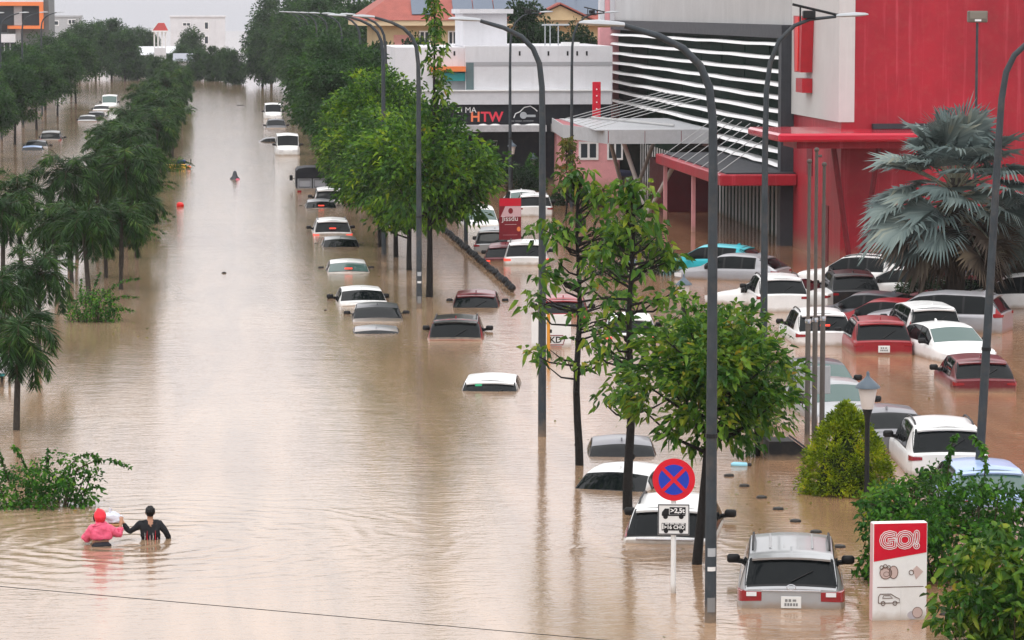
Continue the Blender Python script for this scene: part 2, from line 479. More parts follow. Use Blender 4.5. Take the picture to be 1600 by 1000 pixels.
L_DRY = leaf_mat('dry_fan_leaves', [(0.0, (0.04, 0.03, 0.024)), (0.6, (0.09, 0.07, 0.055)), (1.0, (0.22, 0.18, 0.12))], rough=0.7, trans=0.1)
L_DARK = leaf_mat('dark_hedge_leaves', [(0.0, (0.010, 0.026, 0.012)), (0.7, (0.02, 0.05, 0.018)), (1.0, (0.04, 0.085, 0.025))])
L_BROWN = leaf_mat('brown_green_leaves', [(0.0, (0.04, 0.07, 0.012)), (0.6, (0.12, 0.14, 0.02)), (1.0, (0.30, 0.14, 0.03))])

# ------------------------------------------------------------------ text
def text_mesh(body, size, extrude=0.004, outline=None, offset=0.0, align='CENTER', bold=0.0):
    cu = bpy.data.curves.new('lettering', 'FONT')
    cu.body = body; cu.size = size; cu.align_x = align; cu.align_y = 'CENTER'
    cu.resolution_u = 3
    if outline:
        cu.fill_mode = 'NONE'; cu.bevel_depth = outline; cu.bevel_resolution = 1; cu.offset = offset
    else:
        cu.extrude = extrude; cu.offset = bold
    o = bpy.data.objects.new('lettering', cu)
    COL.objects.link(o)
    dg = bpy.context.evaluated_depsgraph_get()
    me = bpy.data.meshes.new_from_object(o.evaluated_get(dg))
    bpy.data.objects.remove(o); bpy.data.curves.remove(cu)
    me.materials.clear()
    return me

def text(body, size, m, parent, loc, rz=0.0, name='lettering', **kw):
    me = text_mesh(body, size, **kw)
    return put(name, me, m, parent, loc, (math.pi / 2, 0, rz))

# ------------------------------------------------------------------ ground and water
g = MB(); g.add([(-900, -60, -1.3), (900, -60, -1.3), (900, 1500, -1.3), (-900, 1500, -1.3)], [(0, 1, 2, 3)])
tag(g.build('ground', M['mud']), 'mud covered ground lying under the flood water', 'ground', kind='structure')

wm = bpy.data.materials.new('muddy_flood_water')
nt, b = nodes_of(wm)
tcw = nt.nodes.new('ShaderNodeTexCoord')
nz0 = nt.nodes.new('ShaderNodeTexNoise'); nz0.inputs['Scale'].default_value = 0.06; nz0.inputs['Detail'].default_value = 4
nt.links.new(tcw.outputs['Object'], nz0.inputs['Vector'])
crw = nt.nodes.new('ShaderNodeValToRGB')
crw.color_ramp.elements[0].position = 0.3; crw.color_ramp.elements[0].color = (0.29, 0.185, 0.112, 1)
crw.color_ramp.elements[1].position = 0.7; crw.color_ramp.elements[1].color = (0.37, 0.255, 0.165, 1)
nt.links.new(nz0.outputs['Fac'], crw.inputs['Fac']); nt.links.new(crw.outputs['Color'], b.inputs['Base Color'])
b.inputs['Roughness'].default_value = 0.06
b.inputs['IOR'].default_value = 1.62
b.inputs['Specular IOR Level'].default_value = 0.5
# silt streaks drifting along the street
mps = nt.nodes.new('ShaderNodeMapping'); mps.inputs['Scale'].default_value = (1.1, 0.10, 1.0); mps.inputs['Rotation'].default_value = (0, 0, R(4))
nt.links.new(tcw.outputs['Object'], mps.inputs['Vector'])
nzs = nt.nodes.new('ShaderNodeTexNoise'); nzs.inputs['Scale'].default_value = 0.8; nzs.inputs['Detail'].default_value = 6; nzs.inputs['Distortion'].default_value = 1.2
nt.links.new(mps.outputs[0], nzs.inputs['Vector'])
mrs = nt.nodes.new('ShaderNodeMapRange'); mrs.inputs[1].default_value = 0.35; mrs.inputs[2].default_value = 0.68; mrs.inputs[3].default_value = 0.84; mrs.inputs[4].default_value = 1.14
nt.links.new(nzs.outputs['Fac'], mrs.inputs[0])
mxs = nt.nodes.new('ShaderNodeMix'); mxs.data_type = 'RGBA'; mxs.blend_type = 'MULTIPLY'; mxs.inputs['Factor'].default_value = 1
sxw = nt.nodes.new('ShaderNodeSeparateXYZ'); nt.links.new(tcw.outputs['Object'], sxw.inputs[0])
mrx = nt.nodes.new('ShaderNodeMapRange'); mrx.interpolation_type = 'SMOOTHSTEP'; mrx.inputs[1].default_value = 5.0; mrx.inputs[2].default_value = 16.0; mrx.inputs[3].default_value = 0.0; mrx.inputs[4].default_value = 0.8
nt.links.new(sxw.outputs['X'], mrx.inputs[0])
mxc = nt.nodes.new('ShaderNodeMix'); mxc.data_type = 'RGBA'; mxc.inputs['B'].default_value = (0.31, 0.158, 0.082, 1)   # reflection of the red mall wall, painted into the car park water
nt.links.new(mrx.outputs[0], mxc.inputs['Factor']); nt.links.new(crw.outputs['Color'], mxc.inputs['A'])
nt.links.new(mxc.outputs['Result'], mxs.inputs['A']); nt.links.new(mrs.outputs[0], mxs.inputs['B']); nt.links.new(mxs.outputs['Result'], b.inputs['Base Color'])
prev = None
# ring waves spreading from the two waders and from the nearest cars
for (cx_, cy_, wl, reach, amp) in ((P(200, 846).x, P(200, 846).y, 0.62, 7.5, 0.55), (P(1236, 960).x, P(1236, 960).y, 0.5, 3.0, 0.3), (P(1043, 860).x, P(1043, 860).y, 0.5, 2.6, 0.3), (P(712, 540).x, P(712, 540).y, 0.6, 3.5, 0.3)):
    vsb = nt.nodes.new('ShaderNodeVectorMath'); vsb.operation = 'SUBTRACT'; vsb.inputs[1].default_value = (cx_, cy_, 0)
    nzd = nt.nodes.new('ShaderNodeTexNoise'); nzd.inputs['Scale'].default_value = 0.7
    nt.links.new(tcw.outputs['Object'], nzd.inputs['Vector'])
    nt.links.new(tcw.outputs['Object'], vsb.inputs[0])
    ln = nt.nodes.new('ShaderNodeVectorMath'); ln.operation = 'LENGTH'; nt.links.new(vsb.outputs[0], ln.inputs[0])
    ad = nt.nodes.new('ShaderNodeMath'); ad.operation = 'MULTIPLY_ADD'; ad.inputs[1].default_value = 1.6; nt.links.new(nzd.outputs['Fac'], ad.inputs[0]); nt.links.new(ln.outputs['Value'], ad.inputs[2])
    mu = nt.nodes.new('ShaderNodeMath'); mu.operation = 'MULTIPLY'; mu.inputs[1].default_value = 6.283 / wl; nt.links.new(ad.outputs[0], mu.inputs[0])
    sn = nt.nodes.new('ShaderNodeMath'); sn.operation = 'SINE'; nt.links.new(mu.outputs[0], sn.inputs[0])
    fo_ = nt.nodes.new('ShaderNodeMapRange'); fo_.inputs[1].default_value = 0.3; fo_.inputs[2].default_value = reach; fo_.inputs[3].default_value = 1.0; fo_.inputs[4].default_value = 0.0
    nt.links.new(ln.outputs['Value'], fo_.inputs[0])
    hh = nt.nodes.new('ShaderNodeMath'); hh.operation = 'MULTIPLY'; nt.links.new(sn.outputs[0], hh.inputs[0]); nt.links.new(fo_.outputs[0], hh.inputs[1])
    bp = nt.nodes.new('ShaderNodeBump'); bp.inputs['Strength'].default_value = amp; bp.inputs['Distance'].default_value = 0.012
    nt.links.new(hh.outputs[0], bp.inputs['Height'])
    if prev: nt.links.new(prev.outputs[0], bp.inputs['Normal'])
    prev = bp
for (sc_, dist, st, stretch) in ((0.45, 0.10, 0.10, 1.6), (1.9, 0.03, 0.27, 2.6), (7.5, 0.008, 0.40, 1.9), (30.0, 0.003, 0.25, 1.0)):
    mp = nt.nodes.new('ShaderNodeMapping'); mp.inputs['Scale'].default_value = (1.0, stretch, 1.0)
    nt.links.new(tcw.outputs['Object'], mp.inputs['Vector'])
    nz = nt.nodes.new('ShaderNodeTexNoise'); nz.inputs['Scale'].default_value = sc_; nz.inputs['Detail'].default_value = 3
    nz.inputs['Distortion'].default_value = 0.6
    nt.links.new(mp.outputs[0], nz.inputs['Vector'])
    bp = nt.nodes.new('ShaderNodeBump'); bp.inputs['Strength'].default_value = st; bp.inputs['Distance'].default_value = dist
    nt.links.new(nz.outputs['Fac'], bp.inputs['Height'])
    if prev: nt.links.new(prev.outputs[0], bp.inputs['Normal'])
    prev = bp
nt.links.new(prev.outputs[0], b.inputs['Normal'])
MATS['water'] = wm
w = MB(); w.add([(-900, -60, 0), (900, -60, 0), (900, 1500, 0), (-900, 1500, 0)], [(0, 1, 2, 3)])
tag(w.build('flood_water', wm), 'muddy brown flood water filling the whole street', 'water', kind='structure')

# ================================================================== BUILDINGS
def boxpart(name, m, parent, x0, x1, y0, y1, z0, z1, bev=0.0):
    cx, cy = (x0 + x1) / 2, (y0 + y1) / 2
    mb = MB()
    a = (x0 - cx, x1 - cx, y0 - cy, y1 - cy, 0, z1 - z0)
    mb.bbox(*a, b=bev) if bev else mb.box(*a)
    px, py, pz = parent.location if parent else (0, 0, 0)
    return mb.build(name, m, parent, loc=(cx - px, cy - py, z0 - pz))

def window_front(parent, x0, x1, y, z0, z1, fr=0.08, pane=None, frame=None, mull=1):
    """framed window in a wall that faces -Y: frame ring proud of the wall, panes set back"""
    px, py, pz = parent.location
    f = MB()
    f.box(x0, x1, y - 0.06, y + 0.02, z0, z0 + fr); f.box(x0, x1, y - 0.06, y + 0.02, z1 - fr, z1)
    f.box(x0, x0 + fr, y - 0.06, y + 0.02, z0 + fr, z1 - fr); f.box(x1 - fr, x1, y - 0.06, y + 0.02, z0 + fr, z1 - fr)
    for k in range(mull):
        xm = x0 + (x1 - x0) * (k + 1) / (mull + 1)
        f.box(xm - fr / 2, xm + fr / 2, y - 0.05, y + 0.02, z0 + fr, z1 - fr)
    fo = f.build('window', frame or M['white_paint'], parent, loc=(-px, -py, -pz))
    for k in range(mull + 1):
        xa = x0 + fr + (x1 - x0 - fr) * k / (mull + 1); xb = x0 + (x1 - x0 - fr) * (k + 1) / (mull + 1)
        p = MB(); p.box(xa, xb, y - 0.015, y + 0.01, z0 + fr, z1 - fr)
        p.build('pane', pane or M['window_dark'], fo)
    return fo

# ---------------- red shopping mall: long louvred facade along x = FX, camera-facing red wall at y = Y0
FX, Y0, Y1 = 24.2, 123.6, 196.0
mall = empty('shopping_mall', (FX, Y0, -1.3))
tag(mall, 'large red shopping mall with white louvred facade and canopies, right of the street', 'mall')
boxpart('wall', M['red_wall'], mall, FX, 62, Y0, 134.04, -1.3, 15.5)['label'] = 'plain red wall facing the car park'
boxpart('facade_wall', M['grey_wall'], mall, FX + 0.02, FX + 8, 134.2, Y1, 9.35, 15.4)
boxpart('panel', M['panel_white'], mall, FX - 0.12, FX + 0.5, Y0 - 0.05, 134.0, 5.62, 15.3)['label'] = 'pale panel carrying the red exclamation mark'
boxpart('pilaster', M['dark_frame'], mall, FX - 0.55, FX + 0.5, 134.05, 134.75, -1.3, 9.34)
boxpart('lintel', M['dark_frame'], mall, FX - 0.25, FX + 0.4, 134.76, Y1, 8.78, 9.34)
boxpart('backing_wall', M['curtain'], mall, FX + 0.35, FX + 6, 134.76, Y1, -1.3, 8.77)
bay = (Y1 - 134.8) / 9.0
LZ = [8.55 - 0.575 * k for k in range(10)]
pane_mesh = MB().box(-0.02, 0.02, -bay / 2 + 0.04, bay / 2 - 0.04, -0.23, 0.23).mesh('glass_pane')
for k, z in enumerate(LZ):
    y_end = Y1 if k < 8 else 158.0
    lv = MB(); L_ = y_end - 134.9
    prof = [(-0.42, 0.01), (-0.53, -0.115), (0.0, -0.07), (0.0, 0.015)]
    n = 12; vs = []; fs = []
    for i in range(n + 1):
        sag = 0.022 * math.sin(i * 2.1 + k * 1.7)
        for (a, c) in prof: vs.append((a, L_ * i / n, c + sag))
    for i in range(n):
        for j in range(4): fs.append((i * 4 + j, i * 4 + (j + 1) % 4, (i + 1) * 4 + (j + 1) % 4, (i + 1) * 4 + j))
    fs += [(0, 1, 2, 3), tuple(n * 4 + j for j in (3, 2, 1, 0))]
    lv.add(vs, fs).build('louvre', M['white_paint'], mall, loc=(0.24, 134.9 - Y0, z + 1.3))
    for j in range(9):
        yc = 134.8 + bay * (j + 0.5)
        if yc > y_end: break
        put('glass_pane', pane_mesh, M['curtain'], mall, (0.27, yc - Y0, z - 0.30 + 1.3), (0, R(random.uniform(-0.8, 0.8)), R(random.uniform(-0.4, 0.4))))
# ground-floor glazing with white mullions
bar = MB().box(-0.03, 0.03, -0.04, 0.04, 0, 3.9).mesh('mullion')
for y in np.arange(135.3, 157.0, 1.0):
    put('mullion', bar, M['white_paint'], mall, (0.20, y - Y0, 0.0))
bar2 = MB().box(-0.03, 0.03, -0.04, 0.04, 0, 3.6).mesh('mullion')
for y in np.arange(163.0, 186.0, 1.0):
    put('mullion', bar2, M['white_paint'], mall, (0.20, y - Y0, 0.0))
for (ya, yb) in ((135.0, 142.0), (142.1, 149.5), (149.6, 157.2), (163, 171), (171.1, 178.5), (178.6, 187)):
    boxpart('shop_window', M['curtain'], mall, FX + 0.27, FX + 0.33, ya, yb, -1.3, 2.7)
# red entrance lobby and its canopy
boxpart('lobby_wall', mat('dark_red_lobby', (0.11, 0.008, 0.014), rough=0.35, var=0.2), mall, 21.9, FX, 157.4, 162.6, -1.3, 2.5)
boxpart('lobby_post', M['pink_wall'], mall, 21.2, 21.36, 152.2, 152.4, -1.3, 2.6)
boxpart('lobby_post', M['pink_wall'], mall, 21.2, 21.36, 143.0, 143.2, -1.3, 2.6)
boxpart('red_canopy', M['red_wall'], mall, 20.9, FX - 0.02, 133.0, 153.0, 2.62, 3.10, bev=0.05)['label'] = 'red canopy edge above the glazed entrance'
boxpart('canopy_roof', M['dark_frame'], mall, 21.2, FX - 0.04, 133.3, 152.7, 3.104, 3.16)
# grey slab canopy
gm = mat('grey_canopy_panel', (0.44, 0.45, 0.47), rough=0.45, var=0.1, streak=0.3, streakcol=(0.6, 0.6, 0.6))
gc = MB()
poly = [(17.9, 172.0), (17.4, 162.0), (18.8, 154.6), (FX - 0.05, 154.6), (FX - 0.05, 172.0)]
gc.prism(poly, 'z', 3.55, 4.12)
gc.build('entrance_canopy', M['red_wall'], mall, loc=(-FX, -Y0, 1.3))['label'] = 'grey faced entrance canopy with red soffit'
pts = [Vector((*p, 0)) for p in poly]
for a, b_ in ((0, 1), (1, 2), (2, 3)):
    A, B = pts[a], pts[b_]; n = max(1, int((B - A).length / 1.4))
    d = (B - A).normalized(); nrm = Vector((d.y, -d.x, 0))
    if nrm.dot(Vector((-1, -1, 0))) < 0: nrm = -nrm
    for i in range(n):
        p0 = A + (B - A) * (i / n) + d * 0.015; p1 = A + (B - A) * ((i + 1) / n) - d * 0.015
        q = MB(); o1 = nrm * 0.01; o2 = nrm * 0.06
        q.add([(*(p0 + o1).xy, 3.5), (*(p1 + o1).xy, 3.5), (*(p1 + o2).xy, 3.5), (*(p0 + o2).xy, 3.5),
               (*(p0 + o1).xy, 4.18), (*(p1 + o1).xy, 4.18), (*(p1 + o2).xy, 4.18), (*(p0 + o2).xy, 4.18)],
              [(0, 3, 2, 1), (4, 5, 6, 7), (0, 1, 5, 4), (1, 2, 6, 5), (2, 3, 7, 6), (3, 0, 4, 7)])
        q.build('fascia_panel', gm, mall, loc=(-FX, -Y0, 1.3))
boxpart('canopy_deck', gm, mall, 18.2, FX - 0.1, 155.0, 171.5, 4.124, 4.17)
colm = mat('pale_steel_column', (0.50, 0.47, 0.45), rough=0.4, var=0.15)
def strut(p, q, r=0.11, m=None, nm='column'):
    return MB().tube([p, q], r, 8).build(nm, m or colm, mall, 30, loc=(-FX, -Y0, 1.3))
b1 = P(1012, 334); b2 = P(982, 300)
strut((b1.x, b1.y, -1.2), (b1.x, b1.y, 0.25), 0.2)
strut((b1.x, b1.y, 0), (b1.x - 1.2, b1.y + 0.2, 3.56)); strut((b1.x, b1.y, 0), (b1.x + 0.75, b1.y - 4, 2.63))
strut((b2.x, b2.y, -1), (b2.x - 1.9, b2.y - 6, 3.56)); strut((b2.x, b2.y, -1), (b2.x + 0.8, b2.y - 6, 3.56))
# tie rods
rodm = mat('white_tie_rod', (0.45, 0.45, 0.45), rough=0.4)
for i in range(8):
    y = 134.4 + i * 2.4
    strut((21.0, y, 3.08), (FX - 0.45, y + 0.9, 4.9), 0.018, rodm, 'tie_rod')
for i in range(7):
    y = 156.5 + i * 2.3
    strut((18.2, y, 4.15), (FX - 0.45, y + 1.0, 5.6), 0.018, rodm, 'tie_rod')
strut((18.6, 160, 4.6), (22.5, 158, 4.25), 0.07, rodm, 'tie_rod')
# corner canopy with V columns
boxpart('corner_canopy', mat('glossy_red_canopy', (0.50, 0.012, 0.035), rough=0.22, coat=0.5), mall, 21.0, 27.2, 119.5, Y0 + 3.0, 5.02, 5.34, bev=0.08)
boxpart('canopy_beam', M['red_wall'], mall, 21.9, 27.0, 120.6, Y0 - 0.06, 4.72, 5.015)
dr = mat('dark_red_steel', (0.17, 0.012, 0.02), rough=0.4, var=0.2)
strut((24.55, 122.3, -1.2), (23.55, 121.8, 4.75), 0.11, dr); strut((24.6, 122.3, -1.2), (25.35, 121.9, 4.75), 0.11, dr)
boxpart('wall_slot', dr, mall, FX - 0.03, FX + 0.2, 126.0, 127.4, -1.3, 2.2)
boxpart('wall_slot', dr, mall, FX - 0.03, FX + 0.2, 129.6, 130.8, 3.2, 4.9)
boxpart('coping', M['dark_frame'], mall, 25.4, 28.0, Y0 - 0.3, Y0 - 0.01, 5.36, 5.56)
# exclamation mark, extruded letter
ex = MB()
ex.prism([(130.9, 9.75), (128.9, 9.75), (129.2, 7.45), (130.6, 7.45)], 'x', FX - 0.62, FX - 0.13)
ex.prism([(130.6, 7.2), (129.15, 7.2), (129.15, 6.62), (130.6, 6.62)], 'x', FX - 0.55, FX - 0.13)
ex.build('exclamation_mark', mat('red_sign_letter', (0.42, 0.02, 0.03), rough=0.35, var=0.15), mall, loc=(-FX, -Y0, 1.3))
exi = MB(); exi.prism([(130.3, 9.7), (129.5, 9.7), (129.65, 7.5), (130.15, 7.5)], 'x', FX - 0.66, FX - 0.622)
exi.build('letter_face', M['redplastic'], mall, loc=(-FX, -Y0, 1.3))
# far end: striped fin and red totem by the canopy
for k in range(5):
    boxpart('stripe', M['pink_wall'] if k % 2 else M['white_wall'], mall, FX - 0.9 + 0.32 * k, FX - 0.6 + 0.32 * k, 196.2, 197.0, 9.0, 15.2)
boxpart('end_wall', M['pink_wall'], mall, FX - 0.9, FX + 6, 196.1, 197.2, -1.3, 8.9)
q = PY(932, 165, 172.0)
tot = empty('red_totem_sign', (q.x, 172.0, 4.17)); tag(tot, 'narrow red totem sign standing on the grey entrance canopy', 'sign')
MB().bbox(-0.22, 0.22, -0.1, 0.1, 0.0, 1.95, b=0.02).build('sign_body', M['sign_red'], tot)
for k in range(4): MB().ball((0.0, -0.11, 0.5 + 0.35 * k), 0.04).build('bolt', M['white_paint'], tot)

# ---------------- white shop building with black signboard
SY = 183.0
def sxz(px, py): 
    v = PY(px, py, SY); return v.x, v.z
x0, _ = sxz(618, 72); x1, zt = sxz(957, 72)
shop = empty('white_shop_building', ((x0 + x1) / 2, SY, -1.3))
tag(shop, 'long white flat roofed shop building with black signboard, left of the mall', 'building')
xs, _ = sxz(727, 0)
boxpart('wall', M['white_wall'], shop, xs, x1, SY, SY + 14, sxz(0, 165)[1], zt)
boxpart('wall', M['white_wall'], shop, x0, xs - 0.003, SY + 0.6, SY + 14, -1.3, sxz(0, 75)[1])
boxpart('groove', mat('grey_band', (0.36, 0.36, 0.38), rough=0.7), shop, xs + 0.02, x1 - 0.02, SY - 0.03, SY + 0.05, sxz(0, 104)[1], sxz(0, 98)[1])
boxpart('fascia', mat('pale_fascia', (0.60, 0.60, 0.63), rough=0.6, var=0.08), shop, x0 + 1.2, x1 - 0.1, SY - 0.5, SY - 0.02, sxz(0, 165)[1], sxz(0, 144)[1])
boxpart('cornice', M['white_paint'], shop, x0 + 1.1, x1 - 0.05, SY - 0.6, SY - 0.01, sxz(0, 144)[1] + 0.004, sxz(0, 142)[1])
boxpart('signboard', M['shop_black'], shop, x0 + 1.2, x1 - 0.1, SY - 0.3, SY + 1, sxz(0, 195)[1], sxz(0, 165)[1] - 0.004)
boxpart('awning', mat('pale_awning', (0.48, 0.48, 0.50), rough=0.6, var=0.2), shop, x0 + 1.4, sxz(850, 0)[0], SY - 1.6, SY - 0.31, sxz(0, 207)[1], sxz(0, 197)[1])
boxpart('shopfront', M['shop_black'], shop, x0 + 1.2, sxz(868, 0)[0], SY - 0.2, SY + 1, -1.3, sxz(0, 195)[1] - 0.004)
boxpart('stair_tower', M['white_wall'], shop, sxz(727, 0)[0], sxz(797, 0)[0], SY + 2, SY + 8, zt - 0.3, zt + 1.85)
boxpart('tower_cap', M['white_wall'], shop, sxz(722, 0)[0], sxz(806, 0)[0], SY + 1.6, SY + 8.4, zt + 1.86, zt + 2.12)
boxpart('recess', mat('teal_grey_glass', (0.12, 0.17, 0.18), rough=0.2), shop, sxz(728, 0)[0], sxz(740, 0)[0], SY - 0.04, SY + 0.3, sxz(0, 143)[1], sxz(0, 99)[1])
boxpart('awning', M['orange'], shop, sxz(672, 0)[0], sxz(727, 0)[0], SY - 0.3, SY + 0.59, sxz(0, 113)[1], sxz(0, 105)[1])['label'] = 'orange strip awning'
boxpart('hanging_sign', M['teal'], shop, sxz(694, 0)[0], sxz(726, 0)[0], SY - 0.1, SY + 0.58, sxz(0, 128)[1], sxz(0, 115)[1])
for px in (812, 834, 857, 887, 902, 917, 690, 711):
    a, _ = sxz(px, 0)
    boxpart('weep_slot', M['ink'], shop, a - 0.05, a + 0.05, (SY - 0.02 if px > 727 else SY + 0.58), SY + 0.62, sxz(0, 88)[1], sxz(0, 81)[1])
for (pa, pb, ya, yb) in ((744, 760, 202, 198), (762, 780, 206, 197), (798, 812, 206, 200), (816, 845, 206, 199), (708, 728, 206, 198)):
    mb = MB(); mb.ball((0, 0, 0), ((sxz(pb, 0)[0] - sxz(pa, 0)[0]) / 2, 0.5, 0.11), 8, 6)
    mb.build('tarp_bundle', M['white_paint'], shop, 60, loc=((sxz(pa, 0)[0] + sxz(pb, 0)[0]) / 2 - shop.location.x, -1.1, sxz(0, 200)[1] + 1.38))
sl = shop.location
def shoptext(body, px, py, size, m, nm='lettering', bold=0.0):
    a, z = sxz(px, py)
    return text(body, size, m, shop, (a - sl.x, -0.32, z + 1.3), name=nm, bold=bold)
shoptext('CI MA', 727, 172, 0.46, M['white_paint'])
hm = mat('orange_letter', (0.85, 0.22, 0.10), rough=0.4); wmr = mat('red_letter', (0.72, 0.05, 0.08), rough=0.4)
shoptext('H', 742, 183, 0.78, hm, bold=0.02); shoptext('T', 757, 183, 0.78, wmr, bold=0.02); shoptext('W', 774, 183, 0.78, wmr, bold=0.02)
shoptext('\u2014 \u2014\u2014 \u2014\u2014\u2014', 815, 188.5, 0.2, M['white_paint'])
# car outline emblem on the signboard
cur = [(0, 0), (0.1, 0.25), (0.35, 0.35), (0.6, 0.6), (0.95, 0.68), (1.2, 0.52), (1.35, 0.38)]
a, z = sxz(802, 184)
MB().tube([(p[0], 0, p[1]) for p in cur], 0.03, 6).build('car_emblem', M['white_paint'], shop, loc=(a - sl.x, -0.33, z + 1.3))
MB().box(0.7, 1.25, -0.02, 0.02, 0.05, 0.18).build('car_emblem', M['lamp_head'], shop, loc=(a - sl.x, -0.33, z + 1.3))
MB().lathe([(0.2, 0), (0.2, 0.05)], 14).build('car_emblem', M['lamp_head'], shop, loc=(a - sl.x + 0.55, -0.35, z + 1.45), rot=(R(90), 0, 0))
a, z = sxz(771, 223)
MB().tube([(-0.2, 0, 0.12), (-0.14, 0, -0.15), (0.14, 0, -0.15), (0.2, 0, 0.12), (-0.2, 0, 0.12)], 0.03, 5).build('wall_emblem', M['lamp_head'], shop, loc=(a - sl.x, -0.24, z + 1.3))
# rooftop frame
for px in (860, 868, 881):
    a, _ = sxz(px, 0)
    MB().tube([(0, 0, 0), (0, 0, 1.2)], 0.035, 6).build('roof_rail_post', M['lamp_head'], shop, loc=(a - sl.x, 3, zt + 1.3))
a, _ = sxz(855, 0)
MB().tube([(0, 0, 0), (1.6, 0, 0)], 0.05, 6).build('roof_rail', M['lamp_head'], shop, loc=(a - sl.x, 3, zt + 1.3 + 1.2))
boxpart('roof_tank', M['white_paint'], shop, sxz(880, 0)[0], sxz(907, 0)[0], SY + 0.4, SY + 1.2, zt + 0.003, zt + 0.22)
# pink annexe
ax0, az = sxz(865, 205); ax1, _ = sxz(958, 205)
ann = empty('pink_annexe', ((ax0 + ax1) / 2, 181.0, -1.3)); tag(ann, 'low pink annexe with white framed windows beside the mall entrance', 'building')
boxpart('wall', M['pink_wall'], ann, ax0, ax1, 180.6, 182.6, -1.3, az)
boxpart('roof', M['concrete'], ann, ax0 - 0.2, ax1 + 0.1, 180.2, 182.61, az + 0.003, az + 0.45)
q0 = PY(904, 250, 180.6); q1 = PY(935, 221, 180.6)
window_front(ann, q0.x, q1.x, 180.6, q0.z, q1.z, fr=0.13)
window_front(ann, q1.x + 0.5, q1.x + 1.4, 180.6, q0.z, q1.z, fr=0.1)

# ---------------- cream house with red hipped roof
HY = 232.0
def hxz(px, py):
    v = PY(px, py, HY); return v.x, v.z
hx0, ez = hxz(572, 40); hx1 = 31.0
house = empty('cream_house', ((hx0 + hx1) / 2, HY, -1.3)); tag(house, 'cream house with red hipped roof and solar panels behind the white shop building', 'house')
boxpart('wall', M['yellow_wall'], house, hx0 + 0.8, hx1, HY, HY + 16, -1.3, ez)
boxpart('wall_patch', mat('faded_pink_wall', (0.62, 0.30, 0.27), rough=0.8, var=0.15), house, hxz(615, 0)[0], hxz(645, 0)[0], HY - 0.05, HY + 0.1, hxz(0, 100)[1], hxz(0, 55)[1])
boxpart('eave', mat('cream_eave', (0.66, 0.52, 0.34), rough=0.7), house, hx0 - 0.6, hx1 + 0.4, HY - 1.0, HY + 17, ez, ez + 0.38)
rf = MB(); zt2 = ez + 6.0; e2 = ez + 0.384
rf.add([(hx0 - 0.7, HY - 1.1, e2), (hx1 + 0.5, HY - 1.1, e2), (hx1 + 0.5, HY + 17.1, e2), (hx0 - 0.7, HY + 17.1, e2), (hx0 + 7.5, HY + 8, zt2), (hx1 - 4, HY + 8, zt2)],
       [(0, 1, 5, 4), (1, 2, 5), (2, 3, 4, 5), (3, 0, 4), (0, 3, 2, 1)])
rfo = rf.build('roof', M['roof_red'], house, loc=(-house.location.x, -HY, 1.3))
slope = math.atan2(zt2 - e2, 9.1)
pm = MB().bbox(-0.72, 0.72, -1.0, 1.0, 0.0, 0.06, b=0.01).mesh('solar_panel')
for k in range(12):
    xx = hx0 + 4.0 + k * 1.5
    if xx > hx1 - 3 or k in (1,): continue
    put('solar_panel', pm, M['solar'], rfo, (xx, HY - 1.1 + 1.4, e2 + 1.4 * math.tan(slope) + 0.06), (slope, 0, 0))
for k in range(3):
    xx = hx1 - 6 + k * 1.5
    put('solar_panel', pm, M['solar'], rfo, (xx, HY - 1.1 + 1.8, e2 + 1.8 * math.tan(slope) + 0.06), (slope, 0, 0))
gx, gz = hxz(872, 30)
dm = MB(); dm.prism([(gx - 2.2, e2), (gx + 2.2, e2), (gx, e2 + 1.05)], 'y', HY - 1.4, HY + 3)
dm.build('gable', M['yellow_wall'], house, loc=(-house.location.x, -HY, 1.3))
for s in (-1, 1):
    dm = MB(); dm.add([(gx, HY - 1.7, e2 + 1.16), (gx + s * 2.6, HY - 1.7, e2 - 0.08), (gx + s * 2.6, HY + 3, e2 - 0.08), (gx, HY + 3, e2 + 1.16),
                       (gx, HY - 1.7, e2 + 1.28), (gx + s * 2.6, HY - 1.7, e2 + 0.04), (gx + s * 2.6, HY + 3, e2 + 0.04), (gx, HY + 3, e2 + 1.28)],
                      [(0, 1, 2, 3), (4, 5, 6, 7), (0, 1, 5, 4), (1, 2, 6, 5), (2, 3, 7, 6), (3, 0, 4, 7)])
    dm.build('gable_roof', M['roof_red'], house, loc=(-house.location.x, -HY, 1.3))
for (pa, pb) in ((655, 672), (700, 715)):
    a, z0_ = hxz(pa, 72); b_, z1_ = hxz(pb, 48)
    window_front(house, a, b_, HY, z0_, z1_, fr=0.1)

# ---------------- distant buildings
def block(name, label, pxa, pxb, pyt, Y, m, depth=12, rows=(), cat='building', ytop=None):
    a = PY(pxa, pyt, Y); b2_ = PY(pxb, pyt, Y)
    r = empty(name, ((a.x + b2_.x) / 2, Y, -1.3)); tag(r, label, cat)
    boxpart('wall', m, r, a.x, b2_.x, Y, Y + depth, -1.3, a.z)
    boxpart('parapet', m, r, a.x - 0.15, b2_.x + 0.15, Y - 0.15, Y + depth + 0.15, a.z + 0.003, a.z + 0.3)
    for (wa, wb, ya, yb) in rows:
        p = PY(wa, yb, Y); q_ = PY(wb, ya, Y)
        window_front(r, p.x, q_.x, Y, p.z, q_.z, fr=0.12, mull=0 if (wb - wa) < 12 else 1)
    return r
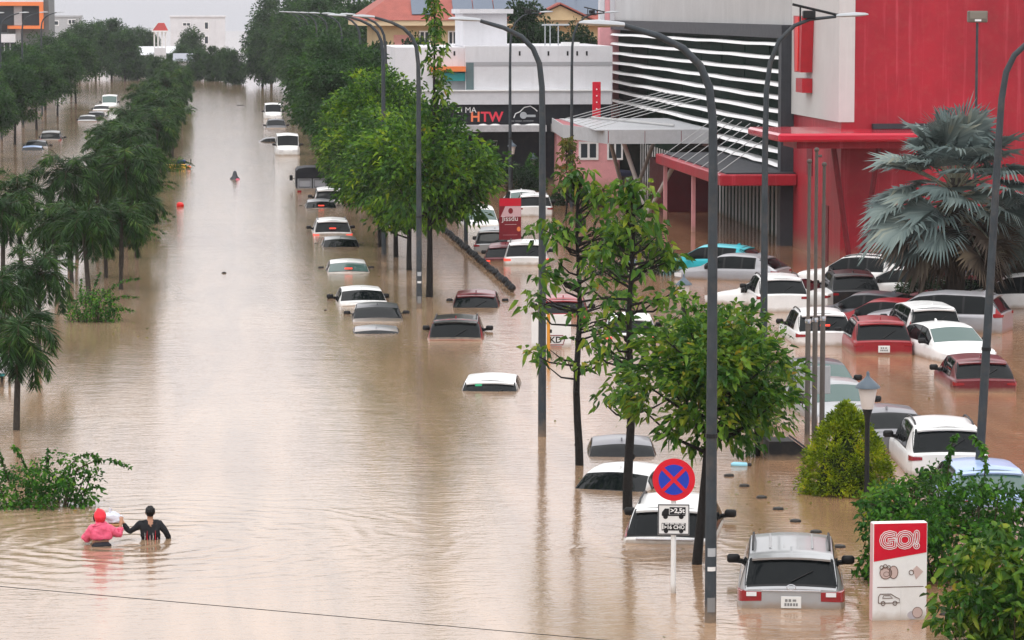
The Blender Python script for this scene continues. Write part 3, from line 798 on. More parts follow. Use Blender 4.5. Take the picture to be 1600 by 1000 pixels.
# grey modern block with orange frame, far left
GB = 392.0
gb = block('grey_modern_block', 'dark grey modern block with orange framed balcony at the left edge', -80, 75, -60, GB, mat('dark_block_wall', (0.15, 0.16, 0.165), rough=0.6, var=0.15), 14)
gl = gb.location
def gx_(px): return PY(px, 0, GB).x
def gz_(py): return PY(40, py, GB).z
for (a, b_, t, bt) in ((-80, 68, 3, 9), (12, 68, 40, 45), (62, 68, 9, 40)):
    boxpart('balcony_frame', M['orange'], gb, gx_(a), gx_(b_), GB - 1.4, GB - 0.003, gz_(bt), gz_(t))
boxpart('upper_band', M['white_wall'], gb, gx_(-80), gx_(68), GB - 1.2, GB - 0.004, gz_(3) + 0.003, gz_(-60))
for (a, b_, t, bt) in ((-40, 21, 10, 39), (35, 61, 10, 39), (-40, 24, 66, 98)):
    boxpart('window', M['window_dark'], gb, gx_(a), gx_(b_), GB - 0.25, GB - 0.002, gz_(bt), gz_(t))
boxpart('column', M['hazegrey'], gb, gx_(22), gx_(34), GB - 0.6, GB - 0.003, gz_(39.5), gz_(9.5))
boxpart('column', M['hazegrey'], gb, gx_(24), gx_(32), GB - 0.6, GB - 0.003, -1.3, gz_(45.5))
boxpart('balcony', M['white_wall'], gb, gx_(-80), gx_(25), GB - 2.2, GB - 0.003, gz_(66), gz_(53))
boxpart('balcony', M['white_wall'], gb, gx_(-80), gx_(25), GB - 2.2, GB - 0.003, gz_(110), gz_(98))
boxpart('balcony_floor', M['ink'], gb, gx_(-80), gx_(12), GB - 2.0, GB - 1.45, gz_(50), gz_(37))
for k in range(7):
    a = gx_(-38 + k * 9)
    MB().box(a - 0.06, a + 0.06, -1.7, -1.6, 0, gz_(67) - gz_(98)).build('curtain', M['hazegrey'], gb, loc=(-gl.x, 0, gz_(98) + 1.3 + 0.004))
# white tower blocks behind the cream house
block('white_tower_block', 'white tower block with dark windows behind the street trees', 478, 562, -80, 420, M['white_wall'], 14,
      [(529, 536, 8, 30), (538, 546, 8, 28), (548, 557, 6, 32), (529, 536, -20, 0), (538, 546, -20, 0), (500, 512, 8, 30)])
block('white_flats', 'white block of flats with long dark window, between tower block and cream house', 563, 660, -90, 405, mat('cool_white_wall', (0.62, 0.65, 0.72), rough=0.7, var=0.08), 14,
      [(606, 640, 2, 15), (575, 596, -30, -12)])
# far buildings on the skyline
wb = block('white_far_house', 'white flat roofed house with two dark windows on the far skyline', 266, 352, 27, 560, M['white_wall'], 12, [(319, 326, 34, 46), (319, 326, 56, 69), (285, 298, 35, 41)])
block('low_white_house', 'low white house above the trees on the far left', 106, 152, 50, 500, M['white_wall'], 10, [(129, 137, 62, 74)])
block('grey_green_house', 'small grey house with flat roof beside the orange framed block', 79, 124, 27, 520, M['hazegrey'], 10, [(84, 92, 32, 40), (106, 118, 30, 38)])
def shed(name, label, pxa, pxb, pye, pyr, Y, m):
    a = PY(pxa, pye, Y); b2_ = PY(pxb, pye, Y); zr = PY(pxa, pyr, Y).z
    r = empty(name, ((a.x + b2_.x) / 2, Y, -1.3)); tag(r, label, 'shed')
    boxpart('wall', M['white_wall'], r, a.x + 0.3, b2_.x - 0.3, Y, Y + 9, -1.3, a.z)
    mb = MB(); mb.prism([(Y - 0.6, a.z + 0.003), (Y + 9.6, a.z + 0.003), (Y + 4.5, zr)], 'x', a.x, b2_.x)
    mb.build('roof', m, r, loc=(-r.location.x, -Y, 1.3))
pale = mat('pale_sheet_roof', (0.62, 0.63, 0.66), rough=0.5, var=0.15)
shed('white_roofed_shed', 'long pale roofed shed at the far end of the street', 213, 280, 86, 73, 470, pale)
shed('grey_roofed_shed', 'small grey roofed shed right of the pagoda roof', 270, 304, 96, 84, 455, mat('grey_sheet_roof', (0.30, 0.31, 0.36), rough=0.6))
shed('silver_roofed_sheds', 'silver sheet roofs on the skyline above the left trees', 150, 200, 54, 46, 600, pale)
shed('pale_roofed_hall', 'pale low hall roof peeking between left trees and pagoda', 196, 236, 62, 53, 580, pale)
pg = PY(250, 75, 440)
pag = empty('pagoda_gate_tower', (pg.x, 440, -1.3)); tag(pag, 'small white tower with steep red gable roof on the skyline', 'tower')
zc0, zc1, zc2 = pg.z, PY(250, 50, 440).z, PY(250, 37, 440).z
boxpart('base', M['white_wall'], pag, pg.x - 0.8, pg.x + 0.8, 439.5, 441.5, -1.3, zc0)
for dx in (-0.75, -0.25, 0.3, 0.75):
    boxpart('column', M['white_paint'], pag, pg.x + dx - 0.09, pg.x + dx + 0.09, 439.6, 439.8, zc0 + 0.003, zc1)
boxpart('eave', M['white_paint'], pag, pg.x - 1.1, pg.x + 1.1, 439.2, 441.8, zc1 + 0.003, zc1 + 0.2)
mb = MB(); mb.prism([(pg.x - 1.0, zc1 + 0.203), (pg.x + 1.1, zc1 + 0.203), (pg.x + 0.6, zc2 + 0.1), (pg.x - 0.2, zc2 + 0.1)], 'y', 439.3, 441.7)
mb.build('roof', mat('bright_red_roof', (0.55, 0.09, 0.09), rough=0.6), pag, loc=(-pg.x, -440, 1.3))
mb = MB(); mb.prism([(pg.x - 1.12, zc1 + 0.203), (pg.x - 0.98, zc1 + 0.203), (pg.x - 0.2, zc2 + 0.12), (pg.x - 0.32, zc2 + 0.12)], 'y', 439.2, 441.8)
mb.build('ridge', M['white_paint'], pag, loc=(-pg.x, -440, 1.3))

# ================================================================== VEHICLES
class CarSpec:
    """lofted car body: stations u along the length (0 = rear), section parameter t 0..12 from sill to roof centre"""
    def __init__(s, name, L, W, H, top, belt, rw, ws, sw, mirror, tl, hl, roofr=0.74, sig=0.05, rails=False, tlp=None, spoiler=None, plate=0.8):
        s.name, s.L, s.W, s.H = name, L, W, H
        s.rw, s.ws, s.sw, s.mirror, s.tl, s.hl, s.rails, s.tlp, s.spoiler, s.plate = rw, ws, sw, mirror, tl, hl, rails, tlp, spoiler, plate
        u = np.arange(-0.3, L + 0.301, 0.02)
        def sm(pts, sg):
            y = np.interp(u, [p[0] for p in pts], [p[1] for p in pts])
            k = int(3 * sg / 0.02); w_ = np.exp(-0.5 * (np.arange(-k, k + 1) * 0.02 / sg) ** 2); w_ /= w_.sum()
            return np.convolve(np.pad(y, k, mode='edge'), w_, mode='valid')
        s.u = u
        s.top = sm(top, sig)
        s.belt = sm(belt, 0.10)
        s.plan = sm([(-0.3, 0.86), (0.0, 0.90), (0.12, 0.955), (0.45, 1.0), (L - 0.9, 0.99), (L - 0.3, 0.92), (L, 0.74), (L + 0.3, 0.70)], 0.04)
        s.roofr = roofr
        s.zbm = float(np.interp(L / 2, u, s.belt))
        s.cache = {}
    def sec(s, uu):
        zt = float(np.interp(uu, s.u, s.top)); zb = min(float(np.interp(uu, s.u, s.belt)), zt - 0.03); w = s.W / 2 * float(np.interp(uu, s.u, s.plan))
        g = max(0.0, min(1.0, (zt - zb) / (s.H - s.zbm)))
        z0 = 0.22; h = zb - z0
        xr = w * (0.93 - (0.93 - s.roofr) * g); zr = zt - 0.02 - 0.05 * g
        x5 = w * 0.945; z5 = zb + 0.012
        pts = [(w * 0.90, z0), (w * 0.975, z0 + 0.25 * h), (w * 1.0, z0 + 0.62 * h), (w * 0.99, z0 + 0.88 * h), (w * 0.962, zb), (x5, z5)]
        for k in (0.33, 0.67):
            pts.append((x5 + (xr - x5) * k + 0.02 * g * math.sin(math.pi * k), z5 + (zr - z5) * k))
        pts.append((xr, zr))
        for k in (0.93, 0.62, 0.3, 0.0):
            pts.append((xr * k, zt - (zt - zr) * k * k * (1.0 if k < 0.9 else 0.88)))
        return pts
    def S(s, uu, t, sgn=1):
        p = s.sec(uu); i = int(min(max(t, 0), 11.999)); f = t - i
        return Vector((sgn * (p[i][0] * (1 - f) + p[i + 1][0] * f), uu, p[i][1] * (1 - f) + p[i + 1][1] * f))
    def body(s):
        st = sorted(set([0.0, 0.03, 0.08, 0.15, 0.22] + list(np.linspace(0.3, s.L - 0.25, 34)) + [s.L - 0.12, s.L - 0.04, s.L]))
        vs = []; fs = []
        for uu in st:
            p = s.sec(uu)
            for x, z in p: vs.append((x, uu, z))
            for x, z in p[-2::-1]: vs.append((-x, uu, z))
        n = 25
        for i in range(len(st) - 1):
            for k in range(n - 1):
                fs.append((i * n + k, (i + 1) * n + k, (i + 1) * n + k + 1, i * n + k + 1))
        for b in (0, (len(st) - 1) * n):
            for k in range(12):
                q = (b + k, b + k + 1, b + 23 - k, b + 24 - k)
                fs.append(q if k < 11 else (b + 11, b + 12, b + 13))
        return MB().add(vs, fs).mesh('body', 38)
    def patch(s, u0, u1, t0, t1, off=0.008, nu=8, ntt=6, both=False, sgn=1, name='patch'):
        def nrm(uu, t):
            e = 0.03
            a = s.S(min(uu + e, s.L), t, 1) - s.S(max(uu - e, 0), t, 1); b = s.S(uu, min(t + 0.15, 12), 1) - s.S(uu, max(t - 0.15, 0), 1)
            n = a.cross(b)
            n = -n if n.dot(Vector((0.4, 0, 1)) + Vector((s.S(uu, t, 1).x, 0, 0))) < 0 else n
            return n.normalized() if n.length > 1e-9 else Vector((0, 0, 1))
        ts = list(np.linspace(t0, t1, ntt))
        vs = []; fs = []
        for i in range(nu + 1):
            uu = u0 + (u1 - u0) * i / nu
            row = [s.S(uu, t) + nrm(uu, t) * off for t in ts]
            if both:
                row = row + [Vector((-v.x, v.y, v.z)) for v in row[-2::-1]]
            elif sgn < 0:
                row = [Vector((-v.x, v.y, v.z)) for v in row]
            vs += row
        n = len(vs) // (nu + 1)
        for i in range(nu):
            for k in range(n - 1):
                fs.append((i * n + k, (i + 1) * n + k, (i + 1) * n + k + 1, i * n + k + 1))
        me = MB().add(vs, fs).mesh(name, 50)
        return me
    def strip(s, lat0, wrap, z0, z1, sgn, front=False, skew=0.0, name='lamp'):
        path = []
        for f in np.linspace(lat0, 0.985, 4):
            e = s.L if front else 0.0
            path.append((s.W / 2 * float(np.interp(e, s.u, s.plan)) * f, e + (0.014 if front else -0.014)))
        for uu in np.linspace(0.02, wrap, 5):
            e = s.L - uu if front else uu
            path.append((s.W / 2 * float(np.interp(e, s.u, s.plan)) * 1.0 + 0.012, e))
        vs = []; fs = []
        n = len(path)
        for i, (x, y) in enumerate(path):
            k = i / (n - 1)
            vs += [(sgn * x, y, z0 + 0.02 - 0.03 * k), (sgn * x, y, z1 - 0.02 + 0.035 * k), (sgn * x * 0.96, y + (-0.05 if front else 0.05), z1), (sgn * x * 0.96, y + (-0.05 if front else 0.05), z0)]
        for i in range(n - 1):
            for k in range(4):
                fs.append((i * 4 + k, i * 4 + (k + 1) % 4, (i + 1) * 4 + (k + 1) % 4, (i + 1) * 4 + k))
        fs += [(0, 1, 2, 3), tuple((n - 1) * 4 + k for k in (3, 2, 1, 0))]
        return MB().add(vs, fs).mesh(name, 30)
    def get(s, key, fn):
        if key not in s.cache: s.cache[key] = fn()
        return s.cache[key]

SPEC = {}
SPEC['big_suv'] = CarSpec('big_suv', 4.7, 1.84, 1.80, [(-.3, 1.22), (0, 1.24), (.08, 1.30), (.46, 1.72), (.60, 1.78), (2.2, 1.80), (2.85, 1.75), (3.5, 1.18), (4.45, 1.03), (4.7, .8)],
    [(0, 1.12), (2.5, 1.12), (4.7, .95)], (.09, .46), (2.92, 3.45), [(.62, 1.35), (1.42, 2.25), (2.33, 3.1)], (3.05, 1.22), (.60, .20, 1.02, 1.205), (.5, .3, .75, .9), roofr=.76, sig=.035, rails=True, spoiler=.48, plate=1.02)
SPEC['suv'] = CarSpec('suv', 4.4, 1.80, 1.62, [(-.3, .98), (0, 1.0), (.10, 1.07), (.60, 1.50), (.78, 1.58), (1.9, 1.62), (2.5, 1.56), (3.25, 1.05), (4.2, .93), (4.4, .7)],
    [(0, 1.0), (2.3, .98), (4.4, .86)], (.11, .64), (2.58, 3.2), [(.95, 1.5), (1.57, 2.2), (2.28, 2.95)], (2.85, 1.08), (.74, .2, .87, .97), (.5, .3, .66, .8), rails=True, spoiler=.62)
SPEC['hatch'] = CarSpec('hatch', 4.1, 1.74, 1.49, [(-.3, .92), (0, .94), (.10, 1.01), (.62, 1.36), (.85, 1.45), (1.8, 1.49), (2.35, 1.44), (3.1, .98), (3.9, .84), (4.1, .6)],
    [(0, .95), (2.2, .92), (4.1, .78)], (.12, .70), (2.43, 3.05), [(.9, 1.35), (1.42, 2.05), (2.13, 2.8)], (2.72, 1.0), (.72, .2, .81, .90), (.5, .3, .58, .72), spoiler=.66)
SPEC['sedan'] = CarSpec('sedan', 4.55, 1.77, 1.46, [(-.3, .92), (0, .95), (.06, 1.02), (.62, 1.05), (1.22, 1.36), (1.6, 1.44), (2.2, 1.46), (2.7, 1.41), (3.42, .98), (4.3, .82), (4.55, .6)],
    [(0, .95), (2.3, .92), (4.55, .78)], (.68, 1.24), (2.78, 3.37), [(1.15, 1.5), (1.57, 2.25), (2.33, 3.1)], (3.0, 1.0), (.68, .16, .83, .92), (.5, .35, .60, .74))
SPEC['mpv'] = CarSpec('mpv', 4.55, 1.76, 1.70, [(-.3, 1.02), (0, 1.05), (.08, 1.12), (.40, 1.58), (.55, 1.67), (2.0, 1.70), (2.75, 1.60), (3.55, 1.08), (4.35, .93), (4.55, .7)],
    [(0, 1.02), (2.3, 1.0), (4.55, .88)], (.08, .44), (2.83, 3.5), [(.55, 1.2), (1.27, 2.15), (2.23, 3.2)], (3.15, 1.1), (.76, .24, .96, 1.06), (.5, .3, .7, .84), tlp=(.06, .22, 4.6, 7.6), spoiler=.42)
SPEC['van'] = CarSpec('van', 4.4, 1.72, 1.98, [(-.3, 1.2), (0, 1.22), (.05, 1.25), (.16, 1.88), (.4, 1.95), (3.2, 1.98), (3.45, 1.92), (4.15, 1.15), (4.35, .98), (4.4, .8)],
    [(0, 1.15), (2.3, 1.12), (4.4, 1.0)], (.07, .15), (3.5, 4.1), [(.4, 1.5), (1.6, 2.6), (2.7, 3.7)], (3.8, 1.25), (.7, .1, .7, .95), (.5, .2, .75, .92), roofr=.86)
SPEC['pickup'] = CarSpec('pickup', 5.2, 1.86, 1.80, [(-.3, 1.1), (0, 1.1), (1.55, 1.12), (1.62, 1.16), (1.85, 1.72), (2.1, 1.79), (2.9, 1.80), (3.3, 1.74), (3.95, 1.18), (5.0, 1.08), (5.2, .8)],
    [(0, 1.08), (2.5, 1.10), (5.2, .98)], (1.66, 1.84), (3.38, 3.9), [(2.0, 2.7), (2.78, 3.55)], (3.5, 1.22), (.72, .12, .85, 1.06), (.5, .3, .8, .95), sig=.03)

mirror_mesh = {}
def mirror(sp, sgn):
    sg_ = sgn
    def mk():
        mb = MB(); x = sp.W / 2 + 0.09
        mb.bbox(x - .115 if sg_ > 0 else -x - .115, x + .115 if sg_ > 0 else -x + .115, -.06, .05, -.07, .085, b=.035)
        mb.tube([(sg_ * (sp.W / 2 - 0.22), 0.03, -0.07), (sg_ * (x - 0.06), 0.0, -0.03)], 0.045, 6)
        return mb.mesh('mirror', 50)
    return sp.get(('mir', sgn), mk)

def car(kind, px, py, h, depth, color, label, ru=0.0, lit=False, group=None, roof=None, green=False, plate=None, brake=False, mirror_col=None, wheels=False, fin=True, cat='car', name='parked_car', tailmat=None, tilt=0.0, notl=False):
    sp = SPEC[kind]
    p = P(px, py)
    if group == LOT and px > 1030: depth -= 0.12          # the car park lies a little higher than the road
    a = -R(h)
    ref = Vector((0, ru - sp.L / 2, 0))
    c, s_ = math.cos(a), math.sin(a)
    root = empty(name, (p.x - (c * ref.x - s_ * ref.y), p.y - (s_ * ref.x + c * ref.y), -depth), a)
    root.rotation_euler = (R(tilt), 0, a)
    tag(root, label, cat, group)
    o = (0, -sp.L / 2, 0)
    pm_ = PAINT[color]
    gl = M['glassgreen'] if green else M['glass']
    put('body', sp.get('body', sp.body), pm_, root, o)
    put('rear_window', sp.get('rw', lambda: sp.patch(sp.rw[0], sp.rw[1], 7.75 if sp.spoiler else 8.3, 12, both=True, name='rear_window')), gl, root, o)
    put('windscreen', sp.get('ws', lambda: sp.patch(sp.ws[0], sp.ws[1], 8.4, 12, both=True, name='windscreen')), gl, root, o)
    put('rear_window_surround', sp.get('rws', lambda: sp.patch(max(0.03, sp.rw[0] - .035), sp.rw[1] + .03, 7.55 if sp.spoiler else 8.12, 12, both=True, off=0.0045, name='rear_window_surround')), M['trim'], root, o)
    for sg in (-1, 1):
        put('window_surround', sp.get(('sws', sg), lambda: sp.patch(sp.sw[0][0] - .05, sp.sw[-1][1] + .05, 5.1, 7.9, off=0.004, nu=14, sgn=sg, name='window_surround')), M['trim'], root, o)
        for i, (ua, ub) in enumerate(sp.sw):
            put('side_window', sp.get(('sw', i, sg), lambda: sp.patch(ua, ub, 5.2, 7.75, sgn=sg, name='side_window')), M['glass'], root, o)
        if sp.tl and not notl:
            put('tail_light', sp.get(('tl', sg), lambda: sp.strip(sp.tl[0], sp.tl[1], sp.tl[2], sp.tl[3], sg, name='tail_light')), tailmat or (M['lamp_red_lit'] if lit else M['lamp_red']), root, o)
        if sp.tlp:
            q = sp.tlp
            put('tail_light', sp.get(('tlp', sg), lambda: sp.patch(q[0], q[1], q[2], q[3], off=0.014, sgn=sg, name='tail_light')), M['lamp_red_lit'] if lit else M['lamp_red'], root, o)
        put('headlight', sp.get(('hl', sg), lambda: sp.strip(sp.hl[0], sp.hl[1], sp.hl[2], sp.hl[3], sg, front=True, name='headlight')), M['lamp_clear'], root, o)
        put('mirror', mirror(sp, sg), M['trim'], root, (0, sp.mirror[0] - sp.L / 2, sp.mirror[1]))
        if sp.rails:
            def rl():
                pts_ = []
                for uu in np.linspace(0.95, 2.45, 7):
                    v = sp.S(uu, 9.0, sg); pts_.append((v.x, v.y, v.z + ((0.085 if sp.name == 'big_suv' else 0.05) if 1.0 < uu < 2.4 else 0.0)))
                return MB().tube(pts_, 0.022, 6).mesh('roof_rail', 50)
            put('roof_rail', sp.get(('rail', sg), rl), M['trim'], root, o)
    if sp.spoiler:
        def spo():
            vs = []; fs = []
            us = sp.spoiler
            for k in np.linspace(-0.92, 0.92, 9):
                z = sp.S(us, 12).z; x = k * sp.sec(us)[8][0]
                zz = z - 0.04 * k * k
                vs += [(x, us + 0.10, zz + 0.025), (x, us - 0.13, zz - 0.005), (x, us - 0.12, zz - 0.04), (x, us + 0.02, zz - 0.07)]
            for i in range(8):
                for j in range(4): fs.append((i * 4 + j, i * 4 + (j + 1) % 4, (i + 1) * 4 + (j + 1) % 4, (i + 1) * 4 + j))
            fs += [(0, 1, 2, 3), (35, 34, 33, 32)]
            return MB().add(vs, fs).mesh('spoiler', 40)
        put('spoiler', sp.get('spo', spo), PAINT[roof] if roof else pm_, root, o)
        put('wiper', sp.get('wip', lambda: MB().tube([sp.S(sp.rw[0] + 0.02, 12) + Vector((0, -0.02, 0.02)), sp.S((sp.rw[0] + sp.rw[1]) / 2, 10.4) + Vector((0, -0.03, 0.015))], 0.009, 5).mesh('wiper')), M['trim'], root, o)
    if roof:
        put('roof', sp.get('roof', lambda: sp.patch(sp.rw[1] + 0.03, sp.ws[0] - 0.03, 8.1, 12, both=True, off=0.006, nu=12, name='roof')), PAINT[roof], root, o)
    if fin:
        z = sp.S(sp.rw[1] + 0.28, 12).z
        f_ = sp.get('fin', lambda: MB().prism([(0, 0), (0.20, 0), (0.06, 0.075), (0.02, 0.075)], 'x', -0.018, 0.018).mesh('antenna_fin'))
        put('antenna_fin', f_, pm_, root, (0, sp.rw[1] + 0.2 - sp.L / 2, z - 0.008))
    if plate:
        pl = put('number_plate', sp.get('plate', lambda: MB().bbox(-0.17, 0.17, -0.012, 0.012, -0.10, 0.10, b=0.006).mesh('number_plate')), M['plate_' + plate], root, (0, -sp.L / 2 - 0.02, sp.plate))
        mk_ = sp.get('platemark', lambda: MB().box(-.12, -.07, -.002, .002, .015, .07).box(-.05, 0, -.002, .002, .015, .07).box(.03, .10, -.002, .002, .02, .065).box(-.13, -.09, -.002, .002, -.075, -.015).box(-.075, -.035, -.002, .002, -.075, -.015).box(-.02, .02, -.002, .002, -.075, -.015).box(.04, .08, -.002, .002, -.075, -.015).box(.095, .13, -.002, .002, -.075, -.015).mesh('plate_characters'))
        put('plate_characters', mk_, M['asphalt_grey'], pl, (0, -0.0145, 0), scale=(.85, 1, .8))
    if brake:
        v = sp.S(sp.rw[0] + 0.1, 12)
        put('brake_light', sp.get('brk', lambda: MB().bbox(-0.15, 0.15, -0.02, 0.02, -0.03, 0.03, b=0.008).mesh('brake_light')), M['lamp_red_lit'], root, (0, v.y - sp.L / 2 - 0.05, v.z + 0.05))
    if wheels:
        for sg in (-1, 1):
            for uu in (0.95, sp.L - 0.95):
                tw = put('wheel', sp.get('wh', lambda: MB().lathe([(0.22, -0.1), (0.36, -0.11), (0.39, -0.06), (0.39, 0.06), (0.36, 0.11), (0.22, 0.1)], 20).mesh('wheel', 40)), M['rubber'], root, (sg * (sp.W / 2 - 0.08), uu - sp.L / 2, 0.39), (0, R(90), 0))
                put('rim', sp.get('rim', lambda: MB().lathe([(0.05, -0.085), (0.22, -0.095), (0.22, 0.095), (0.05, 0.085)], 14).mesh('rim', 40)), M['chrome'], tw)
                ar = []
                for k in range(15):
                    q = math.pi * k / 14
                    ar.append((0, 0.47 * math.cos(q), 0.47 * math.sin(q)))
                put('wheel_arch', sp.get('arch', lambda: MB().tube(ar, 0.05, 6).mesh('wheel_arch', 50)), M['trim'], root, (sg * (sp.W / 2 - 0.015), uu - sp.L / 2, 0.42))
    return root

ROW = 'cars flooded along the road'
LOT = 'cars flooded in the mall car park'
A = car('big_suv', 1236, 951, 10, .91, 'silver', 'silver SUV with roof rails, nearest car, beside the red and white pylon sign', group=ROW, plate='white', mirror_col='darkgrey')
# badge, tailgate strip and wiper stem on the nearest SUV
MB().bbox(-0.5, 0.5, -0.03, 0.0, 1.205, 1.225, b=0.004).build('chrome_strip', M['chrome'], A, loc=(0, -2.35, 0))
MB().tube([(0.075 * math.cos(q), -0.02, 1.275 + 0.045 * math.sin(q)) for q in np.linspace(0, 2 * math.pi, 17)], 0.008, 5).build('badge', M['chrome'], A, loc=(0, -2.35, 0))
for sg in (-1, 1):
    MB().box(min(sg * .58, sg * .75), max(sg * .58, sg * .75), -0.035, -0.02, 1.12, 1.19).build('reversing_light', M['lamp_clear'], A, loc=(0, -2.35, 0))
for x in np.linspace(-.36, .36, 4):
    MB().bbox(x - .02, x + .02, 0.95, 2.45, 1.77, 1.784, b=.005).build('roof_rib', PAINT['silver'], A, loc=(0, -2.35, 0))
Bc = car('suv', 1043, 850, 13, .93, 'white', 'white compact SUV half hidden behind the round no-stopping sign', group=ROW, notl=True)
for sg in (-1, 1):
    put('tail_light', SPEC['suv'].patch(.10, .42, 4.4, 7.9, off=0.014, sgn=sg, name='tail_light'), M['lamp_red'], Bc, (0, -2.2, 0))
MB().bbox(-0.6, 0.6, -0.05, 0.0, 1.0, 1.035, b=0.008).build('chrome_strip', M['chrome'], Bc, loc=(0, -2.18, 0))
car('sedan', 952, 766, 24, 1.07, 'white', 'white sedan sunk to its rear window, just beyond the round no-stopping sign', ru=.68, group=ROW)
car('sedan', 972, 712, 6, 1.14, 'grey', 'grey sedan with only roof and shark fin above water, behind two tree trunks', ru=1.0, group=ROW)
e5 = car('hatch', 765, 611, 8, 1.16, 'white', 'white hatchback roof with green sticker, alone in the open water', ru=.40, group=ROW)
f6 = car('suv', 711, 532, 6, .98, 'red', 'red SUV with black roof and black tailgate glass, nearest the road lamp', ru=.05, group=ROW, roof='black')
put('tailgate', SPEC['suv'].patch(.03, .62, 8.0, 12, both=True, off=0.005, name='tailgate'), PAINT['black'], f6, (0, -2.2, 0))
car('hatch', 743, 481, 6, 1.0, 'darkred', 'dark red hatchback low in the water, right of the street tree trunks', ru=.12, group=ROW)
car('sedan', 588, 521, 2, 1.28, 'midgrey', 'grey car submerged to its roof, nearest of the cluster by the lamp post', ru=1.18, group=ROW)
car('sedan', 590, 501, 2, .98, 'darkgrey', 'dark grey sedan between the white sedan and the submerged grey roof', ru=.62, group=ROW, mirror_col='black')
car('sedan', 570, 478, -2, .93, 'white', 'white sedan with trunk lid above water, just left of the second road lamp', group=ROW, ru=0.05)
car('sedan', 545, 427, 0, 1.02, 'white', 'white sedan with lit red brake light in its rear window', ru=.45, group=ROW, brake=True, green=True)
car('sedan', 533, 386, 0, 1.07, 'silver', 'silver sedan sunk to its glass, right behind the white SUV with glowing tail lights', ru=.7, group=ROW)
car('suv', 520, 367, 0, .93, 'white', 'white SUV with both tail lights glowing red', ru=.02, lit=True, brake=True, group=ROW)
car('sedan', 502, 325, 0, 1.06, 'midgrey', 'grey sedan roof below the canvas topped truck, brake light on', ru=.7, brake=True, group=ROW)
car('mpv', 516, 315, 0, 1.0, 'white', 'white car half hidden under the street tree beside the canvas topped truck', ru=.1, group=ROW)
car('suv', 432, 201, 180, .85, 'darkgrey', 'dark car with black windscreen touching the front of the white van', ru=4.3, group=ROW)
car('van', 427, 186, 180, .55, 'white', 'white van farthest along the row of flooded vehicles', ru=4.38, group=ROW, cat='van', name='parked_van', fin=False)
car('van', 450, 243, 180, .52, 'white', 'white van with dark windscreen facing the camera, in front of the dark car', ru=4.38, group=ROW, cat='van', name='parked_van', fin=False)
car('sedan', 424, 221, -92, 1.12, 'darkgrey', 'sunken dark car with glowing red lamp crosswise left of the white van', ru=2.2, group=ROW, lit=True)
# across the median
LEFT = 'cars flooded beyond the median'
car('mpv', 79, 219, 0, 1.0, 'silver', 'silver minivan alone in the flooded lane at far left', ru=.1, group=LEFT)
car('sedan', 56, 230, 0, .98, 'darkgrey', 'dark grey sedan behind the pale blue roof at far left', ru=.5, group=LEFT)
car('sedan', 50, 235, 0, 1.14, 'blue', 'pale blue car roof just above water at far left', ru=1.0, group=LEFT)
car('sedan', 136, 190, 0, .9, 'silver', 'silver car parked at the edge of the left trees', ru=.3, group=LEFT)
car('hatch', 150, 184, 0, .9, 'darkgrey', 'dark hatchback right behind the silver car by the left trees', ru=.3, group=LEFT)
car('sedan', 158, 173, 0, .9, 'white', 'low white car between the dark hatchback and the far white van', ru=.3, group=LEFT)
car('van', 171, 168, 180, .7, 'white', 'white van farthest along the left lane', ru=4.3, group=LEFT, cat='van', name='parked_van', green=True, fin=False)
# car park strip behind the street trees
car('mpv', 754, 354, 180, .85, 'white', 'white minivan facing the camera left of the red banner', ru=4.4, group=LOT, green=True)
car('mpv', 772, 395, 8, .72, 'silver', 'silver minivan with red tail light beside the red banner', ru=.02, group=LOT)
car('hatch', 788, 410, 8, .80, 'darkred', 'dark red hatchback below the red banner', ru=.05, group=LOT, lit=True)
car('suv', 822, 414, 6, .72, 'white', 'white SUV with dark rear glass behind the lamp post under the red banner', ru=.03, group=LOT, lit=True)
car('sedan', 822, 318, 180, .85, 'white', 'white sedan behind the white SUV above the red banner', ru=4.2, group=LOT, green=True)
car('suv', 836, 338, 4, .55, 'white', 'white SUV seen from behind right of the red banner', ru=.03, group=LOT)
car('hatch', 880, 497, 6, .85, 'red', 'bright red car mostly hidden behind the slender street trees', ru=.05, group=LOT)
car('hatch', 985, 528, 6, .85, 'white', 'white car hidden behind the leaves of the second street tree', ru=.05, group=LOT, lit=True)
car('sedan', 872, 264, 90, .75, 'white', 'white sedan far away in front of the pink annexe', ru=2.2, group=LOT)
car('suv', 935, 277, 75, .55, 'purpleblue', 'dark blue SUV in front of the white framed windows of the annexe', ru=2.2, group=LOT)
# car park on the right
car('hatch', 1113, 420, -62, .62, 'cyan', 'bright turquoise hatchback nearest the mall entrance', ru=2.05, group=LOT)
car('hatch', 1148, 436, -60, .62, 'midgrey', 'grey hatchback with red tail light in front of the turquoise hatchback', ru=1.95, group=LOT)
car('sedan', 1212, 474, -58, .62, 'white', 'white sedan pointing left behind the white SUV and flagpoles', ru=2.2, group=LOT)
car('suv', 1224, 487, 2, .58, 'white', 'white SUV seen from behind, left of the three flagpoles', ru=.02, group=LOT)
car('suv', 1338, 444, -60, .60, 'white', 'white SUV pointing left close to the red mall wall', ru=2.2, group=LOT)
car('sedan', 1418, 458, -62, .62, 'white', 'white sedan with dark side windows behind the black SUV', ru=2.2, group=LOT)
car('suv', 1338, 479, 3, .62, 'black', 'black SUV seen from behind between the white cars', ru=.02, group=LOT)
car('sedan', 1365, 497, -60, .68, 'darkgrey', 'dark grey sedan pointing left below the black SUV', ru=2.2, group=LOT)
car('sedan', 1392, 505, -58, .75, 'red', 'red sedan squeezed between dark grey sedan and silver minivan', ru=2.2, group=LOT)
car('mpv', 1466, 514, -64, .58, 'midgrey', 'long silver grey minivan seen side on, in front of the fan palm', ru=2.2, group=LOT, lit=False)
